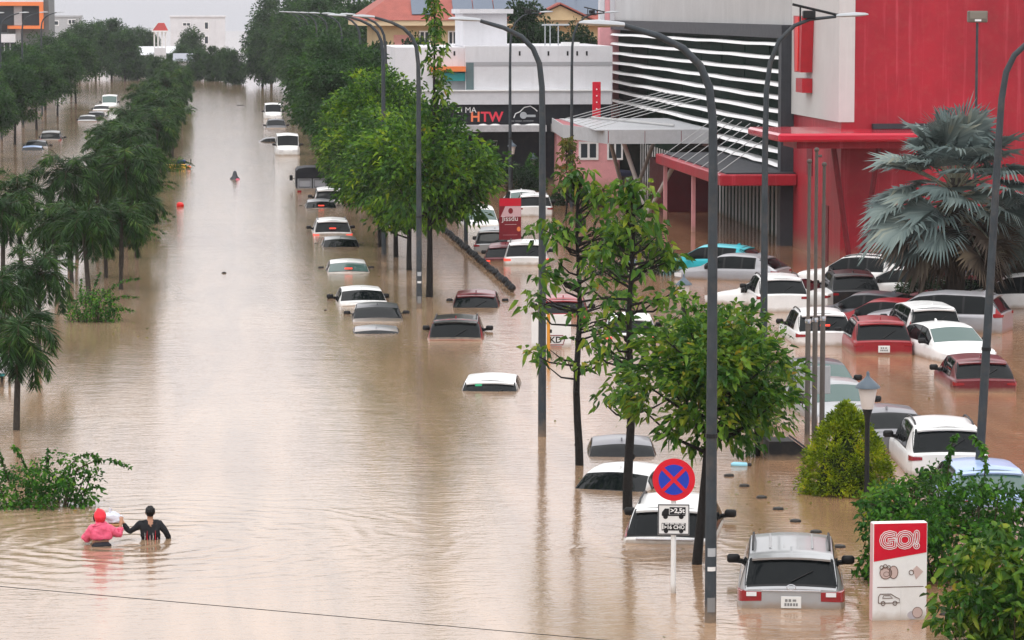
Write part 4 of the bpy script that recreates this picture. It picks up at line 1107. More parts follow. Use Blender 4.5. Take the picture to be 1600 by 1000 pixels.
car('suv', 1290, 540, 2, .74, 'white', 'white SUV with lit high brake light beside the flagpoles', ru=.02, group=LOT, brake=True)
car('mpv', 1463, 534, 0, .74, 'white', 'white minivan with yellow number plate, centre of the car park', ru=.02, group=LOT, plate='yellow')
car('suv', 1381, 555, 4, .74, 'red', 'red SUV with black rear window and white number plate', ru=.02, group=LOT, plate='white')
car('sedan', 1520, 567, 172, .62, 'white', 'white sedan facing the camera beside the right lamp post', ru=4.5, group=LOT, green=True)
car('hatch', 1540, 613, 4, .76, 'darkred', 'dark red hatchback seen from behind at the right edge of the car park', ru=.02, group=LOT)
car('sedan', 1335, 662, 176, .72, 'silver', 'silver car facing the camera behind the cone shaped bush', ru=4.5, group=LOT, green=True)
car('sedan', 1305, 610, 176, .95, 'darkgrey', 'dark car mostly hidden behind the grey board on the flagpoles', ru=4.3, group=LOT, green=True)
car('sedan', 1400, 706, 3, .74, 'grey', 'grey sedan with red tail light behind the garden lamp', ru=.05, group=LOT)
car('suv', 1484, 744, 5, .66, 'white', 'white SUV with black rear window behind the flowering shrub', ru=.02, group=LOT)
car('hatch', 1556, 797, 2, .80, 'blue', 'light blue hatchback behind the right lamp post and shrub', ru=.05, group=LOT, green=True)
car('pickup', 1470, 440, -72, .42, 'purpleblue', 'dusky blue pickup with wheel arch showing, under the fan palm', ru=2.0, group=LOT, wheels=True, cat='pickup', name='parked_pickup')
car('suv', 1580, 445, -75, .62, 'black', 'black car at the right edge behind the fan palm', ru=2.2, group=LOT)
car('mpv', 1598, 478, -70, .66, 'white', 'white minivan cut off by the right edge behind the leaning lamp post', ru=2.2, group=LOT)
car('hatch', 1512, 470, -62, .72, 'maroon', 'dark maroon hatchback beneath the drooping fan palm leaves', ru=2.0, group=LOT)
# green sticker in the rear window of the white hatchback in open water
v = SPEC['hatch'].S(.55, 10.6, -1)
MB().bbox(-.09, .09, -.004, .004, -.05, .05, b=.002).build('sticker', mat('green_sticker', (.02, .30, .14), rough=.5), e5, loc=(v.x, v.y - 2.05 - .02, v.z + .012), rot=(R(-38), 0, 0))
# ---------------- canvas topped light truck
p = P(488, 300)
tr = empty('canvas_topped_truck', (p.x, p.y, -0.75)); tag(tr, 'light truck with black canvas top and two clear rear windows, under the street trees', 'truck', ROW)
W2 = 0.88
MB().bbox(-W2, W2, 0.0, 2.6, 0.45, 0.95, b=0.03).build('load_bed', mat('muddy_grey_bed', (0.30, 0.24, 0.19), rough=0.6, var=0.3), tr)
arch = [(-W2, 1.5), (-W2, 1.92), (-W2 * .85, 2.04), (-W2 * .4, 2.10), (W2 * .4, 2.10), (W2 * .85, 2.04), (W2, 1.92), (W2, 1.5)]
MB().prism(arch, 'y', -0.02, 2.62).build('canvas_top', M['canvas'], tr, 40)
MB().box(-W2, -W2 + .06, 0, 2.6, .952, 1.498).build('side_curtain', M['canvas'], tr)
MB().box(W2 - .06, W2, 0, 2.6, .952, 1.498).build('side_curtain', M['canvas'], tr)
for sg in (-1, 1):
    x0_, x1_ = (-.81, -.03) if sg < 0 else (.03, .81)
    MB().box(x0_, x1_, 0.02, 0.05, .952, 1.498).build('rear_flap', M['sign_white'] if False else mat('clear_grey_sheet', (0.32, 0.33, 0.36), rough=0.25), tr)
    MB().tube([(x0_ + .08, 0, 1.02), (x1_ - .08, 0, 1.02), (x1_ - .08, 0, 1.42), (x0_ + .08, 0, 1.42), (x0_ + .08, 0, 1.02)], .014, 5).build('window_frame', M['trim'], tr)
MB().box(-.03, .03, -0.01, .06, .952, 1.498).build('post', M['trim'], tr)
cb = MB(); cb.prism([(2.62, .35), (2.62, 1.75), (2.8, 1.82), (3.6, 1.78), (4.05, 1.15), (4.2, .35)], 'x', -.86, .86)
cb.build('cab', PAINT['darkgrey'], tr)
for sg in (-1, 1):
    mm = MB(); mm.bbox(sg * 1.08 - .09, sg * 1.08 + .09, 3.55, 3.62, 1.2, 1.5, b=.02); mm.tube([(sg * .86, 3.6, 1.3), (sg * 1.02, 3.6, 1.33)], .02, 5)
    mm.build('mirror', M['trim'], tr)
    MB().bbox(min(sg * .6, sg * .82), max(sg * .6, sg * .82), -.03, .0, .7, .84, b=.01).build('tail_light', M['lamp_red'], tr)
# yellow three-wheeler behind the palms
p = P(277, 264)
yk = empty('yellow_cargo_tricycle', (p.x, p.y, -0.7)); tag(yk, 'yellow cargo tricycle with blue seat half sunk beside the median palms', 'tricycle')
MB().bbox(-.75, .55, -.6, .6, .55, 1.0, b=.05).build('cargo_box', PAINT['yellow'], yk)
MB().bbox(.0, .55, .2, .8, 1.0, 1.25, b=.06).build('seat', mat('blue_seat', (0.03, 0.05, 0.16), rough=.5), yk)
MB().tube([(.55, .7, .7), (.85, .75, 1.0), (.85, .75, 1.3)], .03, 6).build('handlebar', M['trim'], yk)
MB().ball((.72, -.2, .82), (.16, .12, .1)).build('lamp', M['orange'], yk)
for sg in (-1, 1):
    MB().lathe([(.15, -.05), (.3, -.06), (.33, 0), (.3, .06), (.15, .05)], 14).build('wheel', M['rubber'], yk, loc=(sg * .65, -.1, .33), rot=(0, R(90), 0))
MB().lathe([(.15, -.05), (.3, -.06), (.33, 0), (.3, .06), (.15, .05)], 14).build('wheel', M['rubber'], yk, loc=(.3, 1.1, .33), rot=(0, R(90), 0))

# ================================================================== VEGETATION
GZ = -1.3                                             # ground under the water
def nrmz(a):
    return a / np.maximum(np.linalg.norm(a, axis=-1, keepdims=True), 1e-9)

def leaf_arrays(c, d, L, Wd, g, fold=0.25, droop=0.25, hex_=True):
    n = len(c)
    d = nrmz(d)
    up = g.normal(size=(n, 3)) * 0.6 + np.array([0, 0, 1.0])
    side = nrmz(np.cross(d, up)); nn = np.cross(side, d)
    L = (L * g.uniform(0.65, 1.2, size=(n, 1))); Wd = (Wd * g.uniform(0.75, 1.15, size=(n, 1)))
    b = c
    t = c + d * L - np.array([0, 0, 1.0]) * droop * L
    if hex_:
        l1 = c + d * L * 0.32 + side * Wd * 0.5 + nn * fold * Wd; r1 = c + d * L * 0.32 - side * Wd * 0.5 + nn * fold * Wd
        l2 = c + d * L * 0.70 + side * Wd * 0.38 + nn * fold * Wd * 0.6 - np.array([0, 0, 1.0]) * droop * L * 0.5
        r2 = c + d * L * 0.70 - side * Wd * 0.38 + nn * fold * Wd * 0.6 - np.array([0, 0, 1.0]) * droop * L * 0.5
        v = np.stack([b, l1, l2, t, r2, r1], axis=1).reshape(-1, 3)
        i = np.arange(n)[:, None] * 6
        f = np.concatenate([i + np.array([[0, 1, 2, 3]]), i + np.array([[0, 3, 4, 5]])])
    else:
        l = c + d * L * 0.42 + side * Wd * 0.5 + nn * fold * Wd; r = c + d * L * 0.42 - side * Wd * 0.5 + nn * fold * Wd
        v = np.stack([b, l, t, r], axis=1).reshape(-1, 3)
        f = np.arange(n * 4).reshape(-1, 4)
    return v, f

def join_arrays(parts):
    vs = []; fs = []; o = 0
    for v, f in parts:
        vs.append(v); fs.append(f + o); o += len(v)
    return np.concatenate(vs), np.concatenate(fs)

def clump_leaves(cent, rad, per, L, Wd, g, axis=None, droop=0.25, hex_=True, flat=0.75):
    K = len(cent)
    off = g.normal(size=(K, per, 3)); off = nrmz(off) * (g.uniform(0.15, 1.0, size=(K, per, 1)) ** 0.6)
    off[..., 2] *= flat
    r = rad if hasattr(rad, '__len__') else np.full(K, rad)
    pos = cent[:, None, :] + off * np.asarray(r)[:, None, None]
    d = off * 0.8 + g.normal(size=off.shape) * 0.45
    if axis is not None:
        d = d + axis[:, None, :] * 0.6
    return leaf_arrays(pos.reshape(-1, 3), d.reshape(-1, 3), L, Wd, g, droop=droop, hex_=hex_)

def ellip_points(K, g, c, r, pow_=0.45, lo=0.0):
    v = nrmz(g.normal(size=(K, 3))) * (lo + (1 - lo) * g.uniform(size=(K, 1)) ** pow_)
    return v * np.array(r) + np.array(c)

def limbs(mb, base_fn, tips, r0, g, bend=0.15):
    for t in tips:
        zf = base_fn(t)
        p0 = Vector(zf); p1 = Vector(t)
        m_ = (p0 + p1) / 2 + Vector((g.normal() * bend, g.normal() * bend, -abs(g.normal()) * bend))
        mb.tube([p0, m_, p1], [r0, r0 * 0.65, r0 * 0.2], 5, cap=False)

def broadleaf(seed, H0, H1, rx, ry, K, per, L, Wd, tr, clump_r=0.6, hex_=False, lean=(0, 0), pow_=0.45, taper=0.0, nl=26, leafdroop=0.3):
    """heights above the ground; returns trunk mesh, crown mesh"""
    g = np.random.default_rng(seed)
    c = ellip_points(K, g, (lean[0], lean[1], (H0 + H1) / 2), (rx, ry, (H1 - H0) / 2), pow_)
    if taper:
        f = 1 - taper * (c[:, 2] - H0) / (H1 - H0)
        c[:, 0] = lean[0] + (c[:, 0] - lean[0]) * f; c[:, 1] = lean[1] + (c[:, 1] - lean[1]) * f
    ax = nrmz(c - np.array([lean[0], lean[1], (H0 + H1) / 2 - 0.5]))
    v, f = clump_leaves(c, clump_r * g.uniform(0.7, 1.25, size=K), per, L, Wd, g, ax, droop=leafdroop, hex_=hex_)
    crown = quads_mesh('crown', v, f)
    mb = MB()
    zt = H0 + (H1 - H0) * 0.7
    tp = []
    for i in range(8):
        k = i / 7
        tp.append((lean[0] * k ** 1.5 + 0.05 * math.sin(k * 5 + seed), lean[1] * k ** 1.5 + 0.05 * math.cos(k * 4 + seed), zt * k))
    mb.tube(tp, [tr * (1.25 - 0.15) if i == 0 else tr * (1 - 0.75 * i / 7) for i in range(8)], 9)
    def bf(t):
        z = max(H0 * 0.8, min(zt * 0.97, t[2] - 0.5 - 0.3 * math.hypot(t[0] - lean[0], t[1] - lean[1])))
        k = z / zt
        return (lean[0] * k ** 1.5 + 0.05 * math.sin(k * 5 + seed), lean[1] * k ** 1.5 + 0.05 * math.cos(k * 4 + seed), z)
    limbs(mb, bf, c[:nl], tr * 0.35, g)
    return mb.mesh('trunk', 60), crown

def plant(name, label, cat, px, py, meshes, mats, parts=('trunk', 'crown'), group=None, rz=0.0, sc=(1, 1, 1), pt=None):
    p = pt if pt is not None else P(px, py)
    r = empty(name, (p.x, p.y, GZ), rz)
    r.scale = sc
    tag(r, label, cat, group)
    for nm, me, m_ in zip(parts, meshes, mats):
        put(nm, me, m_, r)
    return r

# ---------------- slender street trees in the foreground
t1 = broadleaf(11, 2.15 + 1.3, 4.75 + 1.3, 1.6, 1.45, 150, 36, 0.20, 0.095, 0.115, 0.33, True, lean=(0.26, 0.0), nl=46, pow_=0.6)
plant('street_tree', 'leafy street tree with leaning trunk beside the nearest lamp post', 'tree', 1088, 882, t1, (M['bark'], L_NEAR), group='street trees by the road')
def slender(seed, H0, H1, rx, K, per, tr, lean, top_r, LL=.24, LW=.115):
    g = np.random.default_rng(seed)
    z = g.uniform(0, 1, size=K) ** 0.85
    ang = g.uniform(0, 2 * math.pi, size=K)
    prof = np.interp(z, [0, 0.18, 0.5, 0.8, 1.0], [rx * 0.75, rx, rx * 0.9, rx * 0.6, top_r])
    rr = prof * g.uniform(0.25, 1.0, size=K) ** 0.6
    c = np.stack([lean[0] * z + rr * np.cos(ang), lean[1] * z + rr * np.sin(ang), H0 + (H1 - H0) * z], axis=1)
    v, f = clump_leaves(c, g.uniform(0.16, 0.34, size=K), per, LL, LW, g, None, droop=0.5, hex_=True, flat=0.5)
    mb = MB()
    tp = [(lean[0] * max(0, (zz - H0) / (H1 - H0)) + 0.04 * math.sin(zz * 1.7 + seed), lean[1] * 0 + 0.03 * math.cos(zz * 1.3 + seed), zz) for zz in np.linspace(0, H1 - 0.2, 14)]
    mb.tube(tp, [tr * (1.05 - 0.85 * i / 13) for i in range(14)], 9)
    for k in range(7):                                 # knots and pruned stubs on the trunk
        i = 2 + k; q = Vector(tp[i]); a = g.uniform(0, 6.28)
        mb.ball((q.x + tr * 0.5 * math.cos(a), q.y + tr * 0.5 * math.sin(a), q.z), tr * 0.62, 7, 5)
    def bf(t):
        zz = max(H0 * 0.85, t[2] - 0.35); k = (zz - H0) / (H1 - H0)
        return (lean[0] * max(0, k), 0, zz)
    limbs(mb, bf, c[:70], tr * 0.28, g, 0.08)
    return mb.mesh('trunk', 60), quads_mesh('crown', v, f)
t2 = slender(21, 2.1 + 1.3, 6.6 + 1.3, 1.2, 96, 8, 0.115, (0.05, 0), 0.25)
plant('street_tree', 'sparse slender street tree with yellowing leaves, second from the camera', 'tree', 983, 796, t2, (M['bark'], L_NEAR), group='street trees by the road')
t3 = slender(31, 2.1 + 1.3, 6.5 + 1.3, 1.3, 92, 8, 0.105, (0.0, 0), 0.2)
plant('street_tree', 'sparse slender street tree third from the camera, right of the yellow post', 'tree', 903, 727, t3, (M['bark'], L_NEAR), group='street trees by the road')
tsp = slender(41, 3.0, 5.2, 0.5, 40, 12, 0.06, (0.05, 0), 0.15, .24, .11)
plant('young_tree', 'thin young tree with brownish top leaves in front of the mall canopy', 'tree', 885, 345, tsp, (M['bark'], L_BROWN), group='small trees in the car park')
# drooping tree behind the first one
t1b = broadleaf(14, 0.05 + 1.3, 3.1 + 1.3, .9, 1.0, 70, 38, 0.16, 0.05, 0.08, 0.34, False, nl=20, leafdroop=0.5)
plant('weeping_shrub_tree', 'dark drooping shrub tree left of the flagpoles', 'tree', 1184, 712, t1b, (M['bark'], L_STREET))

# ---------------- dense street trees further along
def tall_spire(seed):
    tm, cm = broadleaf(seed, 2.5 + 1.3, 6.6 + 1.3, 2.3, 2.0, 100, 75, 0.26, 0.125, 0.15, 0.62, False, lean=(0.25, 0))
    g = np.random.default_rng(seed + 1)
    z = np.linspace(6.0, 10.6, 36) + 1.3
    ang = g.uniform(0, 6.28, size=36); rr = g.uniform(0.05, 0.55, size=36) * np.interp(z, [7.3, 11.9], [1.1, 0.6])
    c = np.stack([0.25 + rr * np.cos(ang), rr * np.sin(ang), z], axis=1)
    v2, f2 = clump_leaves(c, 0.28, 17, 0.24, 0.11, g, None, droop=0.5, hex_=True, flat=0.6)
    sp_ = quads_mesh('leader_leaves', v2, f2)
    st_ = MB().tube([(0.2, 0, 5.5), (0.25, 0, 8.5), (0.28, 0, 11.8)], [0.07, 0.05, 0.015], 7).mesh('leader')
    return tm, cm, sp_, st_
ts = tall_spire(51)
plant('street_tree', 'tall street tree with a thin leafy leader rising above its crown', 'tree', 668, 464, ts, (M['bark'], L_STREET, L_NEAR, M['bark']), parts=('trunk', 'crown', 'leader_leaves', 'leader'), group='street trees by the road')
VAR = [broadleaf(60 + i, 2.2 + 1.3, 7.6 + 1.3, 2.8, 2.5, 110, 90, 0.27, 0.13, 0.14, 0.72, False, taper=0.25) for i in range(4)]
VARF = [broadleaf(80 + i, 0.8 + 1.3, 8.6 + 1.3, 3.2, 3.0, 110, 95, 0.38, 0.20, 0.18, 1.0, False, taper=0.3, nl=14) for i in range(4)]
bases = [(641, 422), (620, 402), (596, 386)]
k = 0
for i, (px, py) in enumerate(bases):
    plant('street_tree', 'dense roadside tree, %s trunk back from the tall one with the leader' % ORD[i], 'tree', px, py, VAR[i], (M['bark'], L_STREET), group='street trees by the road', rz=i * 1.3, sc=(0.92, 0.92, 0.84 - 0.02 * i))
yy = [140, 152, 163, 175, 187, 199, 211, 224, 238, 252, 267, 283]
for i, Y in enumerate(yy):
    x = 7.0 + 0.5 * math.sin(i * 2.1); sc_ = 0.90 + 0.16 * math.sin(i * 2.3 + .6) + 0.006 * i
    far = i > 6
    if far: x += 1.6 + .12 * (i - 6)
    plant('street_tree', 'dense dark roadside tree, %s in the row beyond the white SUV with glowing lights' % ORD[i], 'tree', 0, 0, (VARF if far else VAR)[i % 4], (M['bark'], L_FAR if i > 2 else L_STREET),
          group='street trees by the road', rz=i * 0.9, sc=(sc_, sc_, sc_ * (0.92 if far else 1.0)), pt=Vector((x, Y, 0)))
for i, (Y, x, s_) in enumerate(((300, 10.4, 1.05), (318, 10.2, 1.1), (338, 9.8, 1.2), (360, 9.4, 1.18), (382, 8.6, 1.1), (330, 14.5, 1.25), (365, 13.0, 1.3), (400, 10.0, 1.35), (415, 5.5, 0.85), (430, 2.0, 0.6), (438, 7.0, 1.25))):
    plant('tall_tree', 'tall dark tree, %s of the large mass at the far right of the road' % ORD[i], 'tree', 0, 0, VARF[i % 4], (M['bark'], L_FAR), group='tall trees at the end of the road', rz=i * 1.1, sc=(s_, s_, s_ * 1.04), pt=Vector((x, Y, 0)))
# left pavement trees
for i, (Y, x, s_) in enumerate(((205, -17.6, .92), (216, -15.4, .80), (228, -17.4, .95), (241, -15.2, .88), (255, -17.4, .98), (270, -15.2, .92), (287, -17.4, 1.0), (305, -15.2, .95), (325, -17.4, 1.05), (348, -15.4, 1.0), (372, -17.0, 1.05))):
    plant('pavement_tree', 'dark green tree, %s along the left pavement' % ORD[i], 'tree', 0, 0, VAR[(i + 1) % 4], (M['bark'], L_FAR), group='trees on the left pavement', rz=i * 1.7, sc=(s_, s_, s_ * 0.95), pt=Vector((x, Y, 0)))
# far end behind the water
for i, (px, Y, s_) in enumerate(sorted(((195, 455, .85), (215, 460, .55), (238, 462, .5), (262, 466, .5), (285, 470, .62), (308, 455, .6), (332, 452, .62), (352, 450, .6), (125, 470, .95), (150, 468, 1.0), (175, 462, 1.0), (300, 500, .85), (192, 525, .82), (211, 530, .88), (229, 528, .80), (248, 428, .54)))):
    q = PY(px, 130, Y)
    plant('distant_tree', 'small distant tree closing the far end of the street, %s from the left' % ORD[i], 'tree', 0, 0, VARF[i % 4], (M['bark'], L_FAR), group='far belt of trees', rz=i, sc=(s_, s_, s_), pt=Vector((q.x, Y, 0)))
# tree behind white shop roof, in front of the cream house
for i, (px, Y, s_) in enumerate(((825, 212, 1.18), (845, 216, 1.05), (900, 214, 1.02), (930, 215, .98), (592, 205, .92), (655, 214, .95))):
    q = PY(px, 60, Y)
    plant('garden_tree', ['tree rising above the white roof beside the gable', 'bushy tree right of the gable tree on the white roofline', 'tree behind the roof tank of the white shop building', 'tree at the mall end of the white roofline', 'tree in front of the cream house corner', 'tree left of the stair tower'][i], 'tree', 0, 0, VARF[(i + 2) % 4], (M['bark'], L_DARK), group='garden trees behind the shop', rz=i * 2.0, sc=(s_ * .75, s_ * .75, s_), pt=Vector((q.x, Y, 0)))

# ---------------- median palms
def palm(seed, Ht, nf, fl, lw=0.035):
    g = np.random.default_rng(seed)
    parts = []; mb = MB(); st = MB()
    lean = g.normal() * 0.18
    tp = [(lean * (k / 6) ** 1.5, 0.0, Ht * k / 6) for k in range(7)]
    mb.tube(tp, [0.105, 0.10, 0.095, 0.09, 0.085, 0.08, 0.075], 9)
    mb.tube([tp[-1], (lean * 1.06, 0, Ht + 0.45)], [0.085, 0.05], 8)
    top = np.array([lean * 1.05, 0, Ht + 0.35])
    for i in range(nf):
        a = 2.399 * i + g.normal() * 0.2
        el = R(82) - R(112) * (i / nf) ** 0.9 + g.normal() * 0.1
        Lf = fl * g.uniform(0.85, 1.1)
        crv = g.uniform(6.5, 14.5)
        n = 13; pos = [top.copy()]; e = el
        for k in range(n):
            stp = Lf / n
            pos.append(pos[-1] + stp * np.array([math.cos(e) * math.cos(a), math.cos(e) * math.sin(a), math.sin(e)]))
            e -= R(crv) * (0.5 + k / n)
            e = max(e, R(-84))
        pos = np.array(pos)
        st.tube([tuple(q) for q in pos[::2]], [0.018 * (1 - 0.7 * j / len(pos[::2])) for j in range(len(pos[::2]))], 4, cap=False)
        m_ = 58
        tt = np.linspace(0.12, 1.0, m_)
        idx = tt * n; i0 = np.minimum(idx.astype(int), n - 1); fr = (idx - i0)[:, None]
        c = pos[i0] * (1 - fr) + pos[i0 + 1] * fr
        tan = nrmz(pos[i0 + 1] - pos[i0])
        sd = nrmz(np.cross(tan, np.array([0, 0, 1.0]) + 1e-3)); upv = np.cross(sd, tan)
        for s_ in (-1, 1):
            roll = g.uniform(-0.9, 0.9, size=(m_, 1))
            d = sd * s_ * np.cos(roll) + upv * np.sin(roll) + tan * 0.75 + np.array([0, 0, -0.35])
            ll = 0.44 * np.sin(np.clip(tt, 0.1, 1) * 2.6 + 0.25)[:, None] + 0.12
            v, f = leaf_arrays(c, d, 1.0, 0.0 + lw, g, fold=0.1, droop=0.0, hex_=False)
            v = v.reshape(-1, 4, 3)
            v[:, 1:, :] = v[:, :1, :] + (v[:, 1:, :] - v[:, :1, :]) * np.stack([np.full_like(ll, 1), np.full_like(ll, 1), np.full_like(ll, 1)], axis=1).reshape(m_, 3, 1) * ll[:, None, :]
            # restore the leaflet width lost in the scaling
            w_ = (v[:, 1] - v[:, 3]); w_ = nrmz(w_) * lw * 0.5
            mid = (v[:, 1] + v[:, 3]) / 2
            v[:, 1] = mid + w_; v[:, 3] = mid - w_
            v[:, 2, 2] -= 0.16 * ll[:, 0]
            parts.append((v.reshape(-1, 3), f))
    v, f = join_arrays(parts)
    n0 = len(v)
    return mb.mesh('trunk', 60), quads_mesh('crown', v, f), st.mesh('frond_stems')
PV = [palm(100 + i, Ht, nf, fl, 0.043) for i, (Ht, fl, nf) in enumerate(((3.8, 1.55, 20), (4.2, 1.65, 22), (3.5, 1.5, 17), (4.6, 1.6, 19)))]
def put_palm(i, x, Y, s_, label, v):
    plant('palm_tree', label, 'palm', 0, 0, PV[v % 4], (M['palmbark'], L_PALM, M['twig']), parts=('trunk', 'crown', 'frond_stems'), group='palms on the median', rz=i * 2.1, sc=(s_, s_, s_), pt=Vector((x, Y, 0)))
q = P(24, 672)
put_palm(0, q.x, q.y, .90, 'lone short palm with dark bent trunk near the left edge', 2)
q = P(12, 585); put_palm(3, q.x - .1, q.y, .86, 'palm at the left edge just behind the lone short palm', 0)
q = P(60, 560); put_palm(5, q.x, q.y, .82, 'low drooping palm right behind the lone short palm', 1)
ROWS = [(-4.0, 0.0, 'road side'), (-5.35, 2.6, 'far side')]
g = np.random.default_rng(5)
for (x, oy, nm) in ROWS:
    Y = 110 + oy; i = 0
    while Y < 372 and i < 38:
        s_ = (0.76 + 0.34 * g.uniform()) * min(1.06, 0.94 + (Y - 110) / 900)
        put_palm(i, x + g.normal() * 0.35, Y, s_, 'drooping green palm on the median, %s back from the camera in the %s row' % (ORD[i], nm), i + (1 if oy else 0))
        Y += 4.6 + g.uniform() * 1.2 + 0.012 * (Y - 110); i += 1
for i, (px, py) in enumerate(((4, 448), (35, 430))):
    q = P(px, py); put_palm(i + 50, q.x, q.y, .95, ['palm cut by the left edge at the height of the nearest median trunks', 'palm with crown touching the left edge, behind the nearest median trunks'][i], i)

# ---------------- shrubs
def shrub_mesh(seed, r, n, L, Wd, canes=(), K=60, clump=0.25, hex_=True, zc=0.35):
    g = np.random.default_rng(seed)
    c = ellip_points(K, g, (0, 0, 1.3 + r[2] * zc), (r[0], r[1], r[2] * (1 - zc) + 0.2), 0.35)
    c[:, 2] = np.maximum(c[:, 2], 1.15 + 0.2 * g.uniform(size=K))
    parts = [clump_leaves(c, clump, n // K, L, Wd, g, None, droop=0.3, hex_=hex_)]
    mb = MB()
    for q in c[:22]:
        mb.tube([(q[0] * 0.2, q[1] * 0.2, 0), (q[0] * 0.7, q[1] * 0.7, q[2] * 0.6), tuple(q)], [0.025, 0.018, 0.008], 4, cap=False)
    for (p0, p1, p2) in canes:                         # arching canes
        ts_ = np.linspace(0, 1, 12)[:, None]
        P0, P1, P2 = (np.array(a) + np.array([0, 0, 1.3]) for a in (p0, p1, p2))
        cv = (1 - ts_) ** 2 * P0 + 2 * ts_ * (1 - ts_) * P1 + ts_ ** 2 * P2
        mb.tube([tuple(a) for a in cv], [0.016 * (1 - 0.7 * i / 11) for i in range(12)], 4, cap=False)
        m_ = int(60 * np.linalg.norm(P2 - P0))
        k = g.uniform(0.1, 1, size=m_)
        cc = (1 - k[:, None]) ** 2 * P0 + 2 * k[:, None] * (1 - k[:, None]) * P1 + k[:, None] ** 2 * P2
        dd = g.normal(size=(m_, 3)) + np.array([0.2, 0, -0.5])
        parts.append(leaf_arrays(cc, dd, L * 0.95, Wd * 1.05, g, droop=0.2, hex_=hex_))
    v, f = join_arrays(parts)
    return mb.mesh('stems'), quads_mesh('foliage', v, f)
SH = ('stems', 'foliage')
sm1 = shrub_mesh(201, (1.25, .7, .85), 2600, .10, .06, [((.5, 0, .5), (1.2, -.1, 1.2), (1.85, -.1, .75)), ((.3, 0, .4), (.9, 0, 1.3), (1.2, 0, .95)), ((.1, 0, .5), (.15, 0, .9), (.2, .0, 1.15)),
    ((-.2, 0, .5), (-.4, 0, 1.2), (-.5, 0, 1.2)), ((.8, 0, .2), (1.1, -.1, .5), (1.3, -.1, .3)), ((-.6, 0, .5), (-.8, 0, 1.1), (-.9, 0, 1.3))], K=80)
plant('flowering_shrub', 'bright green shrub with long arching branches at the lower left edge', 'shrub', 62, 790, sm1, (M['twig'], L_SHRUB), parts=SH, group='shrubs on the median')
sm2 = shrub_mesh(202, (.95, .6, .85), 1700, .10, .06, [((.2, 0, .6), (.9, 0, 1.5), (1.6, 0, 1.35)), ((.4, 0, .5), (.9, 0, .95), (1.5, 0, .75)), ((.5, 0, .3), (1, 0, .5), (1.35, 0, .3)), ((0, 0, .5), (.1, 0, 1.3), (.3, 0, 1.6)), ((-.3, 0, .5), (-.4, 0, 1.0), (-.3, 0, 1.4))], K=60)
plant('flowering_shrub', 'green shrub with branches arching over the water beside the nearest median palms', 'shrub', 143, 502, sm2, (M['twig'], L_SHRUB), parts=SH, group='shrubs on the median')
sm3 = shrub_mesh(203, (1.0, .6, .7), 1200, .12, .07, [((.4, 0, .4), (.9, 0, .8), (1.6, 0, .3)), ((.3, 0, .3), (.8, 0, .5), (1.3, 0, .15))], K=50, hex_=False)
for i, (px, py) in enumerate(((205, 376), (222, 350), (236, 300), (268, 268), (290, 178))):
    plant('flowering_shrub', 'low green shrub at the road edge of the median palms, %s from the camera' % ORD[i], 'shrub', px, py, sm3, (M['twig'], L_SHRUB), parts=SH, group='shrubs on the median', rz=0.25 * i - .3, sc=(1, 1, 1))
# lower right shrubs
sm4 = shrub_mesh(204, (1.9, 1.1, 1.75), 7200, .12, .07, [((-.9, -.2, .8), (-1.7, -.3, 1.2), (-2.05, -.3, .15)), ((-.9, 0, .9), (-1.6, 0, 1.5), (-2.0, 0, 1.35)), ((-.3, 0, 1.3), (-.4, 0, 2.1), (-.2, 0, 2.6)), ((.2, 0, 1.2), (.5, 0, 2.3), (.1, 0, 2.55)),
    ((.9, 0, 1.0), (1.2, 0, 1.9), (1.1, 0, 2.2)), ((-1.1, -.3, .5), (-1.6, -.5, .6), (-1.75, -.5, -.0))], K=130, clump=.3)
plant('garden_shrub', 'large dark green shrub with trailing branches behind the red and white pylon sign', 'shrub', 1508, 905, sm4, (M['twig'], L_SHRUB), parts=SH)
sm5 = shrub_mesh(205, (1.1, .8, 1.6), 2600, .20, .095, [((0, 0, 1), (-.6, -.2, 1.6), (-1.0, -.2, 1.3)), ((.1, 0, 1), (0, 0, 2.0), (-.3, 0, 1.9))], K=60, clump=.32)
plant('broad_leaved_shrub', 'bright broad leaved young tree in the lower right corner', 'shrub', 1580, 1010, sm5, (M['twig'], L_NEAR), parts=SH)
sm6 = shrub_mesh(206, (1.2, .8, .7), 1500, .13, .08, [], K=60)
plant('ground_shrub', 'pale flowering low shrub behind the garden lamp', 'shrub', 1425, 805, sm6, (M['twig'], L_STREET), parts=SH)
# cone shaped bush
g = np.random.default_rng(77)
K = 560; zf = g.uniform(0, 1, size=K) ** 0.9
rr = np.interp(zf, [0, .15, .45, .8, 1.0], [.92, .95, .83, .42, .03]) * g.uniform(.82, 1.03, size=K); an = g.uniform(0, 6.283, size=K)
cc = np.stack([rr * np.cos(an), rr * np.sin(an), 1.2 + 1.85 * zf], axis=1)
v, f = clump_leaves(cc, .14, 26, .085, .04, g, nrmz(cc - np.array([0, 0, 1.5])), droop=.05, hex_=False, flat=1.2)
core = MB().lathe([(.6, 1.0), (.6, 1.6), (.48, 2.1), (.15, 2.6), (.02, 2.8)], 16).mesh('dark_core', 60)  # solid core, coloured dark to stand in for shade between the leaves
plant('cone_bush', 'neatly clipped yellow green cone shaped bush beside the garden lamp', 'bush', 1321, 768, (core, quads_mesh('foliage', v, f)), (mat('inner_bush_shade', (0.02, 0.03, 0.008), rough=.9), L_TOPIARY), parts=('dark_core', 'foliage'))
